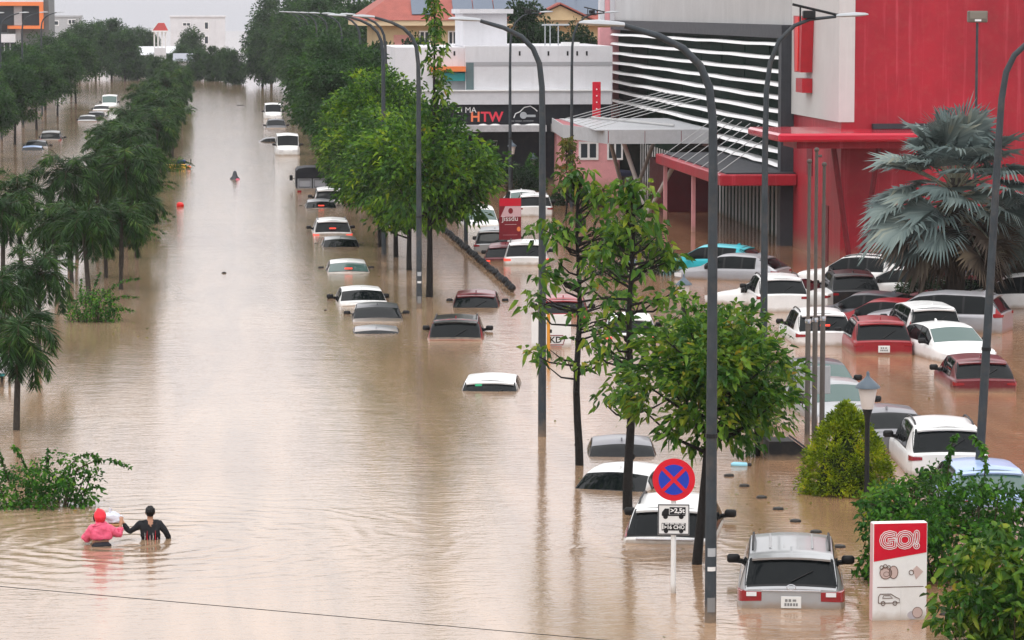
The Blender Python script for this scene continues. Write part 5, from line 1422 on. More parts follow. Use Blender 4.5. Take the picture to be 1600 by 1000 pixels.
# clipped hedges and dark bushes in the car park
def mound(seed, r, n, L):
    g = np.random.default_rng(seed)
    c = ellip_points(70, g, (0, 0, 1.2), r, .12); c[:, 2] = np.abs(c[:, 2] - 1.2) + 1.2
    v, f = clump_leaves(c, .22 * max(r) / 1.0, n // 70, L, L * .5, g, None, droop=.1, hex_=False)
    st_ = MB()
    for q in c[:16]: st_.tube([(q[0] * .2, q[1] * .2, 0), tuple(q)], [.04, .01], 4, cap=False)
    return st_.mesh('stems'), quads_mesh('foliage', v, f)
for (px, py, r, lab) in ((1440, 462, (.95, .8, .85), 'dark round clipped bush between the white cars and the minivan'),
                         (985, 428, (1.6, 1.2, 2.3), 'dark rounded bush behind the slender trees near the turquoise hatchback'),
                         (1120, 560, (1.4, 1.0, 1.5), 'dense dark bush below the garden lamp in the car park'),
                         (1560, 470, (2.4, 1.4, 1.3), 'dark bush under the fan palm'),
                         (785, 298, (2.0, 1.2, 1.6), 'dark hedge in front of the black shopfront'),
                         (905, 320, (1.5, 1.2, 1.2), 'dark hedge between the car park lamp and the mall entrance')):
    plant('clipped_bush', lab, 'bush', px, py, mound(int(px), r, 3600, .16), (M['twig'], L_DARK if px != 1120 else L_STREET), parts=SH, group='clipped bushes in the car park')
g = np.random.default_rng(78)
K = 160; zf = g.uniform(0, 1, size=K); rr = .95 * (1 - zf) * g.uniform(.8, 1.05, size=K) + .03; an = g.uniform(0, 6.283, size=K)
cc = np.stack([rr * np.cos(an), rr * np.sin(an), 1.2 + 2.0 * zf], axis=1)
v, f = clump_leaves(cc, .18, 20, .13, .06, g, None, droop=.05, hex_=False)
plant('conical_shrub', 'small bright conical shrub in front of the dark hedge by the shop', 'bush', 832, 296, (MB().lathe([(.7, 1.0), (.05, 3.0)], 12).mesh('dark_core'), quads_mesh('foliage', v, f)), (L_DARK, L_SHRUB), parts=('dark_core', 'foliage'))

# ---------------- silver fan palm
def fan_palm(seed):
    g = np.random.default_rng(seed)
    live = []; dry = []; st = MB(); mb = MB()
    Ht = 3.2
    mb.tube([(0, 0, 0), (.03, 0, 1.5), (0, 0, Ht), (0, 0, Ht + .9)], [.24, .22, .24, .16], 10)
    for i in range(12):                                # old leaf bases
        a = 2.4 * i; z = 1.2 + i * .2
        mb.tube([(.2 * math.cos(a), .2 * math.sin(a), z), (.42 * math.cos(a), .42 * math.sin(a), z + .3)], [.06, .02], 5)
    N = 78
    for i in range(N):
        a = 2.399 * i + g.normal() * .15
        k = i / N
        el = R(84) - R(150) * k ** .85 + g.normal() * .08
        pl = g.uniform(1.0, 1.5) * (1 if k < .75 else .75)
        dirv = np.array([math.cos(el) * math.cos(a), math.cos(el) * math.sin(a), math.sin(el)])
        p0 = np.array([0, 0, Ht + .75 - .7 * k]); p1 = p0 + dirv * pl + np.array([0, 0, -.12 * pl])
        st.tube([tuple(p0), tuple((p0 + p1) / 2 + np.array([0, 0, .06])), tuple(p1)], [.035, .025, .018], 5, cap=False)
        # fan: segments radiating in a plane tilted off the petiole
        side = nrmz(np.cross(dirv, np.array([0, 0, 1.0]) + 1e-4)); up = np.cross(side, dirv)
        fwd = nrmz(dirv * .85 - np.array([0, 0, .35])); side2 = nrmz(np.cross(fwd, up + 1e-4))
        nseg = 40; R_ = g.uniform(.85, 1.15)
        th = np.linspace(-2.15, 2.15, nseg)
        d = fwd * np.cos(th)[:, None] + side2 * np.sin(th)[:, None]
        nrm_ = np.cross(side2, fwd)
        cup = .28 + .12 * g.normal()
        d = nrmz(d + nrm_ * (cup * np.abs(np.sin(th)))[:, None])
        tip = p1 + d * R_ * (1 - .12 * np.abs(th)[:, None] / 2.15) * g.uniform(.92, 1.05, size=(nseg, 1)); tip[:, 2] -= .22 * R_ * g.uniform(.1, 1.6, size=nseg)
        tw = nrmz(np.cross(d, nrm_))
        base = np.repeat(p1[None], nseg, 0)
        mid = p1 + d * R_ * .58
        wdt = .58 * R_ * (4.3 / nseg) * .56
        zig = nrm_ * .025
        v = np.stack([base, mid + tw * wdt + zig, tip, mid - tw * wdt - zig], axis=1).reshape(-1, 3)
        f = np.arange(nseg * 4).reshape(-1, 4)
        (dry if (k > .66 and g.uniform() < .7) else live).append((v, f))
    return mb.mesh('trunk', 50), quads_mesh('crown', *join_arrays(live)), quads_mesh('dry_leaves', *join_arrays(dry)), st.mesh('leaf_stalks')
fp = fan_palm(301)
plant('fan_palm', 'big silver grey fan palm in front of the red mall wall', 'palm', 1490, 486, fp, (M['palmbark'], L_FAN, L_DRY, mat('pale_stalk', (.24, .25, .19), rough=.6)), parts=('trunk', 'crown', 'dry_leaves', 'leaf_stalks'), sc=(1.5, 1.5, 1.40))
fp2 = fan_palm(302)
plant('fan_palm', 'second silver fan palm cut off by the right edge', 'palm', 1632, 470, fp2, (M['palmbark'], L_FAN, L_DRY, MATS['pale_stalk']), parts=('trunk', 'crown', 'dry_leaves', 'leaf_stalks'), sc=(1.1, 1.1, 1.0))

# ================================================================== STREET FURNITURE
def lamp_post(px, py, side, label, lean=0.0, bracket=False, stickers=False, pt=None, group='lamp posts along the road', sc=1.0):
    p = pt if pt is not None else P(px, py)
    r = empty('street_lamp', (p.x, p.y, GZ)); r.scale = (sc, sc, sc)
    r.rotation_euler = (0, R(lean), 0)
    tag(r, label, 'street lamp', group)
    s_ = side; b = 1.3
    if not bracket:
        pts_ = [(0, 0, 0), (0, 0, 2.2), (0, 0, 5.0), (0, 0, 7.4 + b), (s_ * .01, 0, 8.2 + b), (s_ * .07, 0, 8.75 + b), (s_ * .22, 0, 9.1 + b), (s_ * .5, 0, 9.38 + b), (s_ * .9, 0, 9.58 + b), (s_ * 1.45, 0, 9.74 + b)]
        rr = [.10, .095, .088, .075, .07, .066, .062, .058, .052, .042]
    else:
        pts_ = [(0, 0, 0), (0, 0, 2.2), (0, 0, 5.0), (0, 0, 7.0 + b), (s_ * .02, 0, 8.2 + b), (s_ * .1, 0, 8.8 + b), (s_ * .3, 0, 9.3 + b), (s_ * .65, 0, 9.64 + b), (s_ * 1.0, 0, 9.78 + b), (s_ * 1.6, 0, 9.84 + b)]
        rr = [.095, .09, .082, .07, .062, .056, .05, .046, .04, .032]
    sm = MB(); sm.tube(pts_, rr, 12); sm.build('pole', M['pole'], r, 50)
    MB().lathe([(.16, 0), (.16, .25), (.11, .3)], 12).build('base_collar', M['pole'], r, 40)
    MB().lathe([(.103, 3.05 + b), (.103, 3.12 + b)], 12).build('band', M['black_iron'], r)
    x, z = pts_[-1][0], pts_[-1][2]
    h = MB()
    prof = [(0, .05, .045), (.12, .13, .06), (.42, .17, .075), (.66, .13, .05), (.74, .04, .02)]
    vs_ = []; fs_ = []
    for (d, wd, hh) in prof:
        for q in range(10):
            a = 2 * math.pi * q / 10
            vs_.append((x + s_ * d, wd * math.cos(a), z + .01 + .05 * d + (hh if math.sin(a) > 0 else hh * .45) * math.sin(a)))
    for i in range(4):
        for q in range(10): fs_.append((i * 10 + q, i * 10 + (q + 1) % 10, (i + 1) * 10 + (q + 1) % 10, (i + 1) * 10 + q))
    fs_ += [tuple(range(10)), tuple(40 + q for q in range(10))[::-1]]
    h.add(vs_, fs_).build('lamp_head', M['lamp_head'], r, 50)
    if not bracket:
        e = MB(); e.bbox(x - s_ * .55 - .22, x - s_ * .55 + .22, -.05, .05, z - .02, z + .05, b=.01) if False else None
    if bracket:
        MB().bbox(s_ * .98 - .14, s_ * .98 + .14, -.09, .09, 9.80 + b, 9.98 + b, b=.02).build('control_box', M['black_iron'], r)
        MB().tube([(s_ * .6, 0, 10.12 + b), (s_ * 1.72, 0, 9.86 + b)], .03, 6).build('bracket_bar', M['black_iron'], r)
        MB().tube([(s_ * .78, 0, 9.7 + b), (s_ * .78, 0, 10.1 + b)], .02, 6).build('bracket_post', M['black_iron'], r)
    if stickers:
        for (z0_, z1_, m_) in ((1.10 + b, 1.24 + b, M['lamp_head']), (.86 + b, .93 + b, M['sign_white']), (.18 + b, .42 + b, M['asphalt_grey'])):
            v_ = []; f_ = []
            for k in range(7):
                a = -math.pi * (.72 - .075 * k)
                v_ += [(.1015 * math.cos(a), .1015 * math.sin(a), z0_), (.1015 * math.cos(a), .1015 * math.sin(a), z1_)]
            for k in range(6): f_.append((2 * k, 2 * k + 2, 2 * k + 3, 2 * k + 1))
            MB().add(v_, f_).build('sticker', m_, r)
    return r
lamp_post(1110, 972, -1, 'tall grey lamp post with curved arm, nearest to the camera, beside the white SUV', stickers=True)
lamp_post(847, 682, -1, 'tall grey lamp post with curved arm beside the slim yellow post')
lamp_post(655, 482, -1, 'grey lamp post with curved arm rising through the street trees, third from the camera', stickers=True)
lamp_post(600, 409, -1, 'grey lamp post with curved arm between tree trunks, fourth from the camera')
for i, Y in enumerate((155, 184, 213, 242, 271, 300, 330)):
    lamp_post(0, 0, -1, 'distant lamp post above the right hand trees, %s from the camera' % ORD[i + 4], pt=Vector((8.0 + .05 * i, Y, 0)))
for i, Y in enumerate((187, 216, 244, 271, 300)):
    lamp_post(0, 0, 1, 'distant lamp post above the left pavement trees, %s from the left' % ORD[i], pt=Vector((-16.4, Y, 0)), group='lamp posts on the left pavement')
lamp_post(1192, 700, 1, 'car park lamp post with control box and bracket in front of the louvred facade', bracket=True, group='car park lamp posts')
lamp_post(893, 335, 1, 'car park lamp post with bracket nearest the mall entrance canopy', bracket=True, group='car park lamp posts')
lamp_post(797, 305, 1, 'car park lamp post with bracket in front of the black signboard', bracket=True, group='car park lamp posts')
lamp_post(1523, 778, 1, 'slightly leaning grey lamp post at the right edge by the blue car', lean=2.6, bracket=False, group='car park lamp posts', sc=1.0)
p = P(728, 390)
o = empty('utility_post', (p.x, p.y, GZ)); tag(o, 'plain grey post below the street tree crown holding the pale wire', 'post')
MB().lathe([(.09, 0), (.085, 3.0), (.08, 5.2)], 10).build('shaft', M['pole'], o, 50)
MB().lathe([(.10, 5.0), (.10, 5.12)], 10).build('band', M['black_iron'], o)
# floodlight
p = P(1521, 468)
fl = empty('floodlight_mast', (p.x, p.y, GZ)); tag(fl, 'thin mast with rectangular floodlight in front of the red wall', 'floodlight')
MB().tube([(0, 0, 0), (0, 0, 10.85)], [.06, .045], 8).build('mast', M['pole'], fl, 50)
MB().bbox(-.34, .34, -.12, .12, 10.86, 11.26, b=.03).build('floodlight', mat('bronze_lamp_body', (.14, .12, .10), rough=.4), fl)
MB().bbox(-.29, .29, -.135, -.11, 10.98, 11.22, b=.01).build('lens', mat('dull_lamp_glass', (.20, .18, .15), rough=.2), fl)
MB().box(-.12, .1, -.16, -.137, 10.9, 10.97).build('label_plate', M['lamp_clear'], fl)

# flagpoles
for i, (px, ht) in enumerate(((1261, 6.5), (1272, 6.75), (1284, 6.4))):
    p = P(px, 695 - 3 * i)
    f_ = empty('flagpole', (p.x, p.y, GZ)); tag(f_, 'bare steel flagpole, %s of the three beside the cone bush' % ('leftmost', 'middle', 'rightmost')[i], 'flagpole', 'three flagpoles')
    MB().tube([(0, 0, 0), (0, 0, 4.2), (0, 0, 4.22), (0, 0, ht + 1.3)], [.065, .06, .042, .038], 10).build('pole', M['steel'], f_, 50)
    MB().lathe([(.07, 4.12), (.075, 4.17), (.07, 4.22)], 10).build('joint', M['chrome'], f_)
    MB().ball((0, 0, ht + 1.34), .06).build('finial', M['steel'], f_, 60)
    if i == 1: MB().tube([(0, 0, ht + 1.2), (.12, 0, ht + 1.2)], .03, 6).build('pulley_arm', M['steel'], f_)
q = P(1270, 680)
bd = empty('grey_board', (q.x, q.y, .98)); tag(bd, 'plain pale grey board fixed across the three flagpoles', 'board')
MB().bbox(-.41, .41, .0, .04, 0, .66, b=.008).build('board_sheet', mat('pale_grey_board', (.42, .43, .45), rough=.6, var=.08), bd)
for x in (-.2, .2): MB().box(x - .02, x + .02, .042, .07, .05, .6).build('batten', M['steel'], bd)
for x in (-.25, .0, .25): MB().tube([(x, .03, -.3), (x, .03, .0)], .02, 6).build('bracket', M['steel'], bd)

# garden lamps
def garden_lamp(px, py, label, ht=2.5):
    p = P(px, py)
    r = empty('garden_lamp', (p.x, p.y, GZ)); tag(r, label, 'garden lamp', 'garden lamps in the car park')
    z = ht + 1.3
    MB().lathe([(.10, 0), (.09, .9), (.055, 1.2), (.05, z - .95), (.06, z - .8), (.11, z - .62)], 12).build('post', M['black_iron'], r, 50)
    MB().lathe([(.12, z - .62), (.20, z - .18), (.19, z - .16)], 14).build('lantern_glass', M['frosted'], r, 50)
    MB().lathe([(.26, z - .19), (.25, z - .15), (.13, z - .04), (.05, z + .03), (.03, z + .08), (.035, z + .12), (.005, z + .16)], 14).build('lantern_cap', M['lamp_cap'], r, 50)
garden_lamp(1354, 781, 'black garden lamp with conical cap standing by the cone bush')
garden_lamp(1068, 518, 'garden lamp behind the leafy street tree, near the grey hatchback', 1.65)
garden_lamp(988, 470, 'dark garden lamp glimpsed between the slender street trees', 1.45)
garden_lamp(800, 300, 'small garden lamp against the black shopfront', 2.7)
garden_lamp(833, 296, 'small garden lamp behind the conical shrub', 1.9)

# bollards along the car park edge
bm_ = MB(); bm_.lathe([(.10, 0), (.10, 1.12), (.12, 1.16), (.12, 1.22), (.06, 1.27), (.14, 1.36), (.14, 1.44), (.06, 1.54), (.02, 1.56)], 10)
bmesh_ = bm_.mesh('bollard_post', 50)
for i in range(27):
    k = i / 26
    p = P(690, 361) * (1 - k) + P(800, 457) * k
    o = put('bollard', bmesh_, M['black_iron'], None, (p.x, p.y, GZ + .08 + .03 * math.sin(i * 1.9)))
    tag(o, 'black bollard top above water, %s from the far end of the slanting chain' % ORD[i], 'bollard', 'bollards along the car park edge')
ch = MB(); ch.tube([(*(P(690, 361) * (1 - k) + P(800, 457) * k).xy, .04 - .05 * abs(math.sin(k * 26 * math.pi))) for k in np.linspace(0, 1, 105)], .016, 5)
tag(ch.build('bollard_chain', M['black_iron']), 'sagging black chain linking the bollard tops', 'chain')
low = MB().lathe([(.11, 0), (.11, 1.24), (.12, 1.30), (.10, 1.34), (.03, 1.355)], 9).mesh('bollard_post', 50)
for i, (px, py) in enumerate(((1139, 744), (1163, 760), (1190, 778), (1216, 796), (1243, 815), (1275, 832), (1312, 855))):
    p = P(px, py)
    tag(put('bollard', low, M['debris'], None, (p.x, p.y, GZ)), 'dark bollard top behind the silver SUV, %s of its line from the lamp post' % ORD[i], 'bollard', 'sunken bollards behind the SUV')

# no-stopping sign
p = P(1052, 927)
sg = empty('no_stopping_sign', (p.x, p.y, GZ), R(-8)); tag(sg, 'round blue and red no-stopping sign with a truck and bus plate below', 'road sign')
MB().tube([(0, .03, 0), (0, .03, 3.5)], .045, 10).build('post', M['sign_white'], sg, 50)
zc = 1.98 + 1.3
disc = MB().lathe([(.365, -.012), (.365, .012)], 48)
dsc = disc.build('sign_disc', M['sign_bright_red'], sg, 30, loc=(0, -.035, zc), rot=(R(90), 0, 0))
MB().lathe([(.262, 0), (.262, .006)], 40).build('blue_field', M['sign_blue'], dsc, 30, loc=(0, 0, .0122))
for a in (45, -45):
    MB().box(-.30, .30, -.031, .031, 0, .004).build('red_bar', M['sign_bright_red'], dsc, loc=(0, 0, .0192 + (.001 if a > 0 else 0)), rot=(0, 0, R(a)))
pl = empty('x', (0, 0, 0)); bpy.data.objects.remove(pl)
plate = MB().bbox(-.27, .27, -.012, .012, -.27, .27, b=.004).build('sign_plate', M['sign_white'], sg, loc=(0, -.03, 1.29 + 1.3))
bo = MB()
for (a, b_, c, d) in ((-.268, .268, .245, .262), (-.268, .268, -.262, -.245), (-.268, -.252, -.245, .245), (.252, .268, -.245, .245)): bo.box(a, b_, -.003, .0, c, d)
bo.build('plate_border', M['dark_frame'], plate, loc=(0, -.0125, 0))
tk = MB(); tk.box(-.07, .205, -.004, 0, .09, .215); tk.prism([(-.205, .07), (-.08, .07), (-.08, .19), (-.15, .19), (-.2, .13)], 'y', -.004, 0); tk.box(-.2, .2, -.004, 0, .062, .085)
for x in (-.14, .13): tk.lathe([(.04, 0), (.04, .003)], 12, (x, 0, 0)) if False else tk.prism([(x + .042 * math.cos(q), .05 + .042 * math.sin(q)) for q in np.linspace(0, 6.283, 13)[:-1]], 'y', -.004, 0)
tk.build('truck_symbol', M['ink'], plate, loc=(0, -.013, 0))
bs = MB(); bs.box(-.205, .205, -.004, 0, -.19, -.06)
for x in (-.13, .13): bs.prism([(x + .038 * math.cos(q), -.2 + .038 * math.sin(q)) for q in np.linspace(0, 6.283, 13)[:-1]], 'y', -.004, 0)
bs.build('bus_symbol', M['ink'], plate, loc=(0, -.013, 0))
bw = MB()
for k in range(4): bw.box(-.15 + .088 * k, -.075 + .088 * k, -.0015, 0, -.083, -.066)
bw.box(-.197, -.175, -.0015, 0, -.17, -.07)
bw.build('bus_windows', M['sign_white'], plate, loc=(0, -.0175, 0))
text('>2,5t', .115, M['sign_white'], plate, (.065, -.0185, .152), extrude=.001, bold=.004)
text('>16 CH\u1ed6', .088, M['sign_white'], plate, (.01, -.0185, -.135), extrude=.001, bold=.003)

# red and white pylon sign
p = P(1403, 967)
py_ = empty('pylon_sign', (p.x, p.y, GZ), R(2)); tag(py_, 'red and white pylon sign reading GO! standing in the water, lower right', 'sign')
H = 1.62 + 1.3
MB().bbox(-.455, .455, -.10, .10, 0, H, b=.012).build('sign_body', M['sign_white'], py_)
rp = MB(); rp.prism([(-.443, H - .012), (.443, H - .012), (.443, H - .50), (-.443, H - .64)], 'y', -.106, -.1005); rp.build('red_field', M['sign_red'], py_)
MB().box(-.462, -.456, -.09, .09, .05, H - .02).build('edge_trim', mat('pale_pink_edge', (.62, .40, .40), rough=.5), py_)
text('GO!', .36, M['sign_white'], py_, (-.01, -.111, H - .30), name='lettering', outline=.0065)
text('GO!', .36, M['sign_white'], py_, (-.01, -.1105, H - .30), name='lettering', outline=.006, offset=.028)
icm = mat('faded_pink_icon', (.52, .40, .37), rough=.5); icl = mat('icon_outline', (.13, .08, .06), rough=.6)
def icon(pts_, m_, dy, nm):
    rp = MB(); rp.prism(pts_, 'y', -.105 - dy, -.1008); rp.build(nm, m_, py_)
def outl(pts_, nm, r_=.006):
    MB().tube([(a, -.107, b_) for a, b_ in pts_] + [(pts_[0][0], -.107, pts_[0][1])], r_, 5).build(nm, icl, py_)
def el(cx, cz, rx, rz, n=14, a0=0): return [(cx + rx * math.cos(a0 + 6.283 * i / n), cz + rz * math.sin(a0 + 6.283 * i / n)) for i in range(n)]
for (cx, cz, rx, rz) in ((-.24, H - .83, .10, .10), (-.11, H - .82, .075, .105)):
    icon(el(cx, cz, rx, rz), icm, .001, 'pictogram'); outl(el(cx, cz, rx, rz), 'pictogram_outline')
for (cx, cz) in ((-.31, H - .74), (-.25, H - .72), (-.19, H - .74)): outl(el(cx, cz, .03, .035, 8), 'pictogram_outline')
outl(el(-.23, H - .85, .05, .04, 10), 'pictogram_outline', .004)
icon([(.20, H - .80), (.28, H - .72), (.39, H - .82), (.27, H - .95), (.24, H - .86)], icm, .001, 'pictogram'); outl(el(.19, H - .83, .04, .04, 9), 'pictogram_outline')
icon(el(.22, H - 1.54, .09, .07), mat('faded_grey_icon', (.45, .42, .45), rough=.5), .001, 'pictogram'); icon(el(.30, H - 1.50, .085, .09), icm, .0015, 'pictogram')
outl(el(.30, H - 1.50, .085, .09), 'pictogram_outline', .004)
cz = H - 1.28
carp = [(-.36, cz - .05), (-.36, cz + .05), (-.33, cz + .10), (-.15, cz + .10), (-.06, cz + .04), (-.01, cz + .02), (0, cz - .05)]
outl(carp, 'pictogram_outline'); outl([(-.29, cz + .03), (-.27, cz + .075), (-.17, cz + .075), (-.12, cz + .03)], 'pictogram_outline', .005)
for x in (-.28, -.08): outl(el(x, cz - .055, .035, .035, 10), 'pictogram_outline')
MB().box(-.38, .40, -.104, -.1005, H - 1.075, H - 1.062).build('divider_line', icl, py_)
MB().box(.018, .022, -.1015, -.1005, H - 1.6, H - 1.12).build('panel_joint', mat('joint_grey', (.5, .5, .48), rough=.6), py_)

# red banner on a post
p = P(797, 398)
bn = empty('red_banner', (p.x, p.y, GZ), R(6)); tag(bn, 'dark red hanging banner with white script lettering among the parked cars', 'banner')
MB().tube([(-.42, .05, 0), (-.42, .05, 3.6)], .03, 8).build('post', M['pole'], bn, 50)
MB().bbox(-.46, .46, -.012, .012, 1.92, 3.62, b=.004).build('banner_cloth', M['banner'], bn)
MB().box(-.45, .45, -.018, -.013, 3.3, 3.61).build('banner_header', M['sign_red'], bn)
MB().prism([(-.2, 3.29), (.45, 3.29), (.45, 2.86), (-.4, 2.86)], 'y', -.018, -.013).build('banner_field', M['banner_pink'], bn)
text('Jissdu', .30, M['sign_white'], bn, (.0, -.021, 2.78), extrude=.001)
text('\u2014\u2014\u2014', .16, M['sign_white'], bn, (.02, -.0145, 2.55), extrude=.001)
text('\u2014\u2014\u2014\u2014', .15, M['banner_pink'], bn, (.0, -.0145, 2.12), extrude=.001)
MB().prism(el(.02, 3.10, .10, .12), 'y', -.0205, -.0185).build('banner_emblem', M['banner'], bn)
MB().prism(el(.36, 2.35, .08, .1), 'y', -.0175, -.0125).build('banner_emblem', M['orange'], bn)
MB().bbox(-.1, .12, .0, .06, 1.0, 1.9, b=.01).build('white_stay', M['sign_white'], bn)

# white board with lettering behind the second lamp post
p = P(862, 543)
wb_ = empty('white_notice_board', (p.x, p.y, GZ)); tag(wb_, 'white notice board standing in the water behind the second lamp post', 'board')
MB().bbox(-.6, .58, 0, .06, .9, 2.28, b=.01).build('board_panel', M['sign_white'], wb_)
for x in (-.5, .48): MB().tube([(x, .08, 0), (x, .08, 2.2)], .03, 8).build('leg', M['steel'], wb_)
text('KD', .26, M['ink'], wb_, (.12, -.006, 1.52), extrude=.001, bold=.006)
outl_ = MB().tube([(-.12, -.004, 1.38), (.34, -.004, 1.38), (.38, -.004, 1.52), (.34, -.004, 1.66), (-.12, -.004, 1.66)], .014, 5); outl_.build('lettering_frame', M['banner'], wb_)
MB().box(-.05, .3, -.004, -.001, 1.31, 1.335).build('underline', M['sign_red'], wb_)
p = P(857, 552)
o = empty('yellow_post', (p.x, p.y, GZ)); tag(o, 'slim yellow post right beside the second lamp post', 'post')
MB().lathe([(.05, 0), (.05, 2.42), (.04, 2.47)], 12).build('shaft', mat('orange_yellow_paint', (.62, .26, .03), rough=.45, var=.2), o, 40)
MB().bbox(.03, .1, -.04, .04, 1.9, 2.0, b=.01).build('latch', M['trim'], o)
# domed white cabinet at left edge
p = P(2, 604)
dc = empty('white_cabinet', (p.x, p.y, GZ)); tag(dc, 'white rounded cabinet on dark legs cut off by the left edge', 'cabinet')
MB().prism([(-.33, 1.68), (.33, 1.68), (.34, 1.95), (.27, 2.1), (.1, 2.17), (-.1, 2.17), (-.27, 2.1), (-.34, 1.95)], 'y', -.22, .22).build('cabinet_shell', mat('milky_white_shell', (.62, .64, .66), rough=.35, var=.1), dc, 40)
MB().box(-.30, .1, -.2, .2, 1.60, 1.678).build('cabinet_floor', M['teal'], dc)
for x in (-.22, .02, .22): MB().tube([(x, 0, 0), (x, 0, 1.68)], .035, 7).build('leg', M['black_iron'], dc)
# black planter
p = P(1236, 716)
pb = empty('black_planter', (p.x, p.y, GZ)); tag(pb, 'black planter box rim between the drooping shrub tree and the flagpoles', 'planter')
mb = MB(); mb.prism([(-.55, .9), (.5, .9), (.5, 1.36), (.02, 1.72), (-.55, 1.72)], 'y', -.3, .5); mb.build('planter_wall', M['black_iron'], pb)
mb = MB(); mb.prism([(.03, 1.73), (.5, 1.38), (.53, 1.41), (.05, 1.77)], 'y', -.33, .52); mb.build('planter_rim', M['dark_frame'], pb)

# cables
c0, c1 = PY(-500, 872, 26), PY(2300, 1120, 26)
tag(MB().tube([tuple(c0 + (c1 - c0) * k) for k in np.linspace(0, 1, 20)], .0032, 5).build('overhead_cable', M['black_iron']), 'thin dark overhead cable crossing the lower left of the view', 'cable')
a = P(651, 480); a = Vector((a.x + .05, a.y, 5.2)); b_ = P(728, 390); b_ = Vector((b_.x, b_.y, 1.3))
tag(MB().tube([tuple(a + (b_ - a) * k - Vector((0, 0, 1.2 * k * (1 - k)))) for k in np.linspace(0, 1, 14)], .014, 5).build('tie_wire', mat('pale_wire', (.35, .35, .34), rough=.5)), 'pale wire slanting from the third lamp post through the tree crown', 'wire')

from mathutils import noise as _nz
# ================================================================== PEOPLE
def skin(name, joints, edges, m_, parent, sub=2, loc=(0, 0, 0), crease=0.0):
    names = list(joints)
    me = bpy.data.meshes.new(name)
    me.from_pydata([joints[k][0] for k in names], [(names.index(a), names.index(b)) for a, b in edges] and [(names.index(a), names.index(b)) for a, b in edges], [])
    o = bpy.data.objects.new(name, me); COL.objects.link(o)
    o.modifiers.new('skin', 'SKIN'); sd = o.modifiers.new('sub', 'SUBSURF'); sd.levels = sub; sd.render_levels = sub
    sv = me.skin_vertices[0].data
    for i, k in enumerate(names):
        r = joints[k][1]; sv[i].radius = r if hasattr(r, '__len__') else (r, r); sv[i].use_root = (i == 0)
    dg = bpy.context.evaluated_depsgraph_get()
    m2 = bpy.data.meshes.new_from_object(o.evaluated_get(dg))
    bpy.data.objects.remove(o); bpy.data.meshes.remove(me)
    m2.name = name
    if crease:
        from mathutils import noise as _n
        for v_ in m2.vertices:
            q_ = Vector(v_.co); f_ = _n.fractal(Vector((q_.x * 9, q_.y * 9, q_.z * 5)) + Vector((3.1, 0, crease * 50)), 0.6, 2.0, 4)
            v_.co = q_ + Vector(v_.normal) * f_ * crease
    m2.polygons.foreach_set('use_smooth', [True] * len(m2.polygons))
    m2.materials.clear()
    return put(name, m2, m_, parent, loc)

def body_joints(arms, hz=1.0):
    J = {'pelvis': ((0, 0, .92), (.15, .11)), 'waist': ((0, 0, 1.08), (.145, .10)), 'chest': ((0, .01, 1.28), (.17, .115)), 'neckb': ((0, 0, 1.42), (.075, .07)), 'neck': ((0, .01, 1.47), (.055, .055)),
         'jaw': ((0, .025, 1.53), (.065, .08)), 'head': ((0, .015, 1.59), (.08, .098)), 'crown': ((0, .005, 1.66), (.055, .07)), 'nose': ((0, .115, 1.555), .016),
         'hipl': ((-.09, 0, .86), (.095, .095)), 'kneel': ((-.11, .05, .48), .062), 'anklel': ((-.11, -.02, .09), .042), 'toel': ((-.12, .16, .03), .035),
         'hipr': ((.09, 0, .86), (.095, .095)), 'kneer': ((.11, .12, .50), .062), 'ankler': ((.11, .02, .09), .042), 'toer': ((.12, .2, .03), .035)}
    E = [('pelvis', 'waist'), ('waist', 'chest'), ('chest', 'neckb'), ('neckb', 'neck'), ('neck', 'jaw'), ('jaw', 'head'), ('head', 'crown'), ('head', 'nose'), ('pelvis', 'hipl'), ('hipl', 'kneel'), ('kneel', 'anklel'), ('anklel', 'toel'), ('pelvis', 'hipr'), ('hipr', 'kneer'), ('kneer', 'ankler'), ('ankler', 'toer')]
    for s_, (sh, el_, wr) in arms.items():
        J['sh' + s_] = (sh, .062); J['el' + s_] = (el_, .043); J['wr' + s_] = (wr, .028)
        d = (Vector(wr) - Vector(el_)).normalized(); pz = Vector(wr) + d * .06
        J['palm' + s_] = (tuple(pz), (.036, .02))
        E += [('chest', 'sh' + s_), ('sh' + s_, 'el' + s_), ('el' + s_, 'wr' + s_), ('wr' + s_, 'palm' + s_)]
        sd = d.cross(Vector((0, 1, 0))).normalized()
        for k, (o_, ln) in enumerate(((-.03, .07), (-.01, .085), (.012, .08), (.03, .06))):
            t0 = pz + d * .03 + sd * o_; t1 = t0 + d * ln * .6 + Vector((0, .02, 0)); t2 = t1 + d * ln * .35 + Vector((0, .03, 0))
            J['f%d%s' % (k, s_)] = (tuple(t1), .009); J['g%d%s' % (k, s_)] = (tuple(t2), .008)
            E += [('palm' + s_, 'f%d%s' % (k, s_)), ('f%d%s' % (k, s_), 'g%d%s' % (k, s_))]
        th = pz + sd * -.05 + d * .005
        J['th' + s_] = (tuple(th + Vector((0, .02, 0))), .010); E.append(('palm' + s_, 'th' + s_))
    return J, E

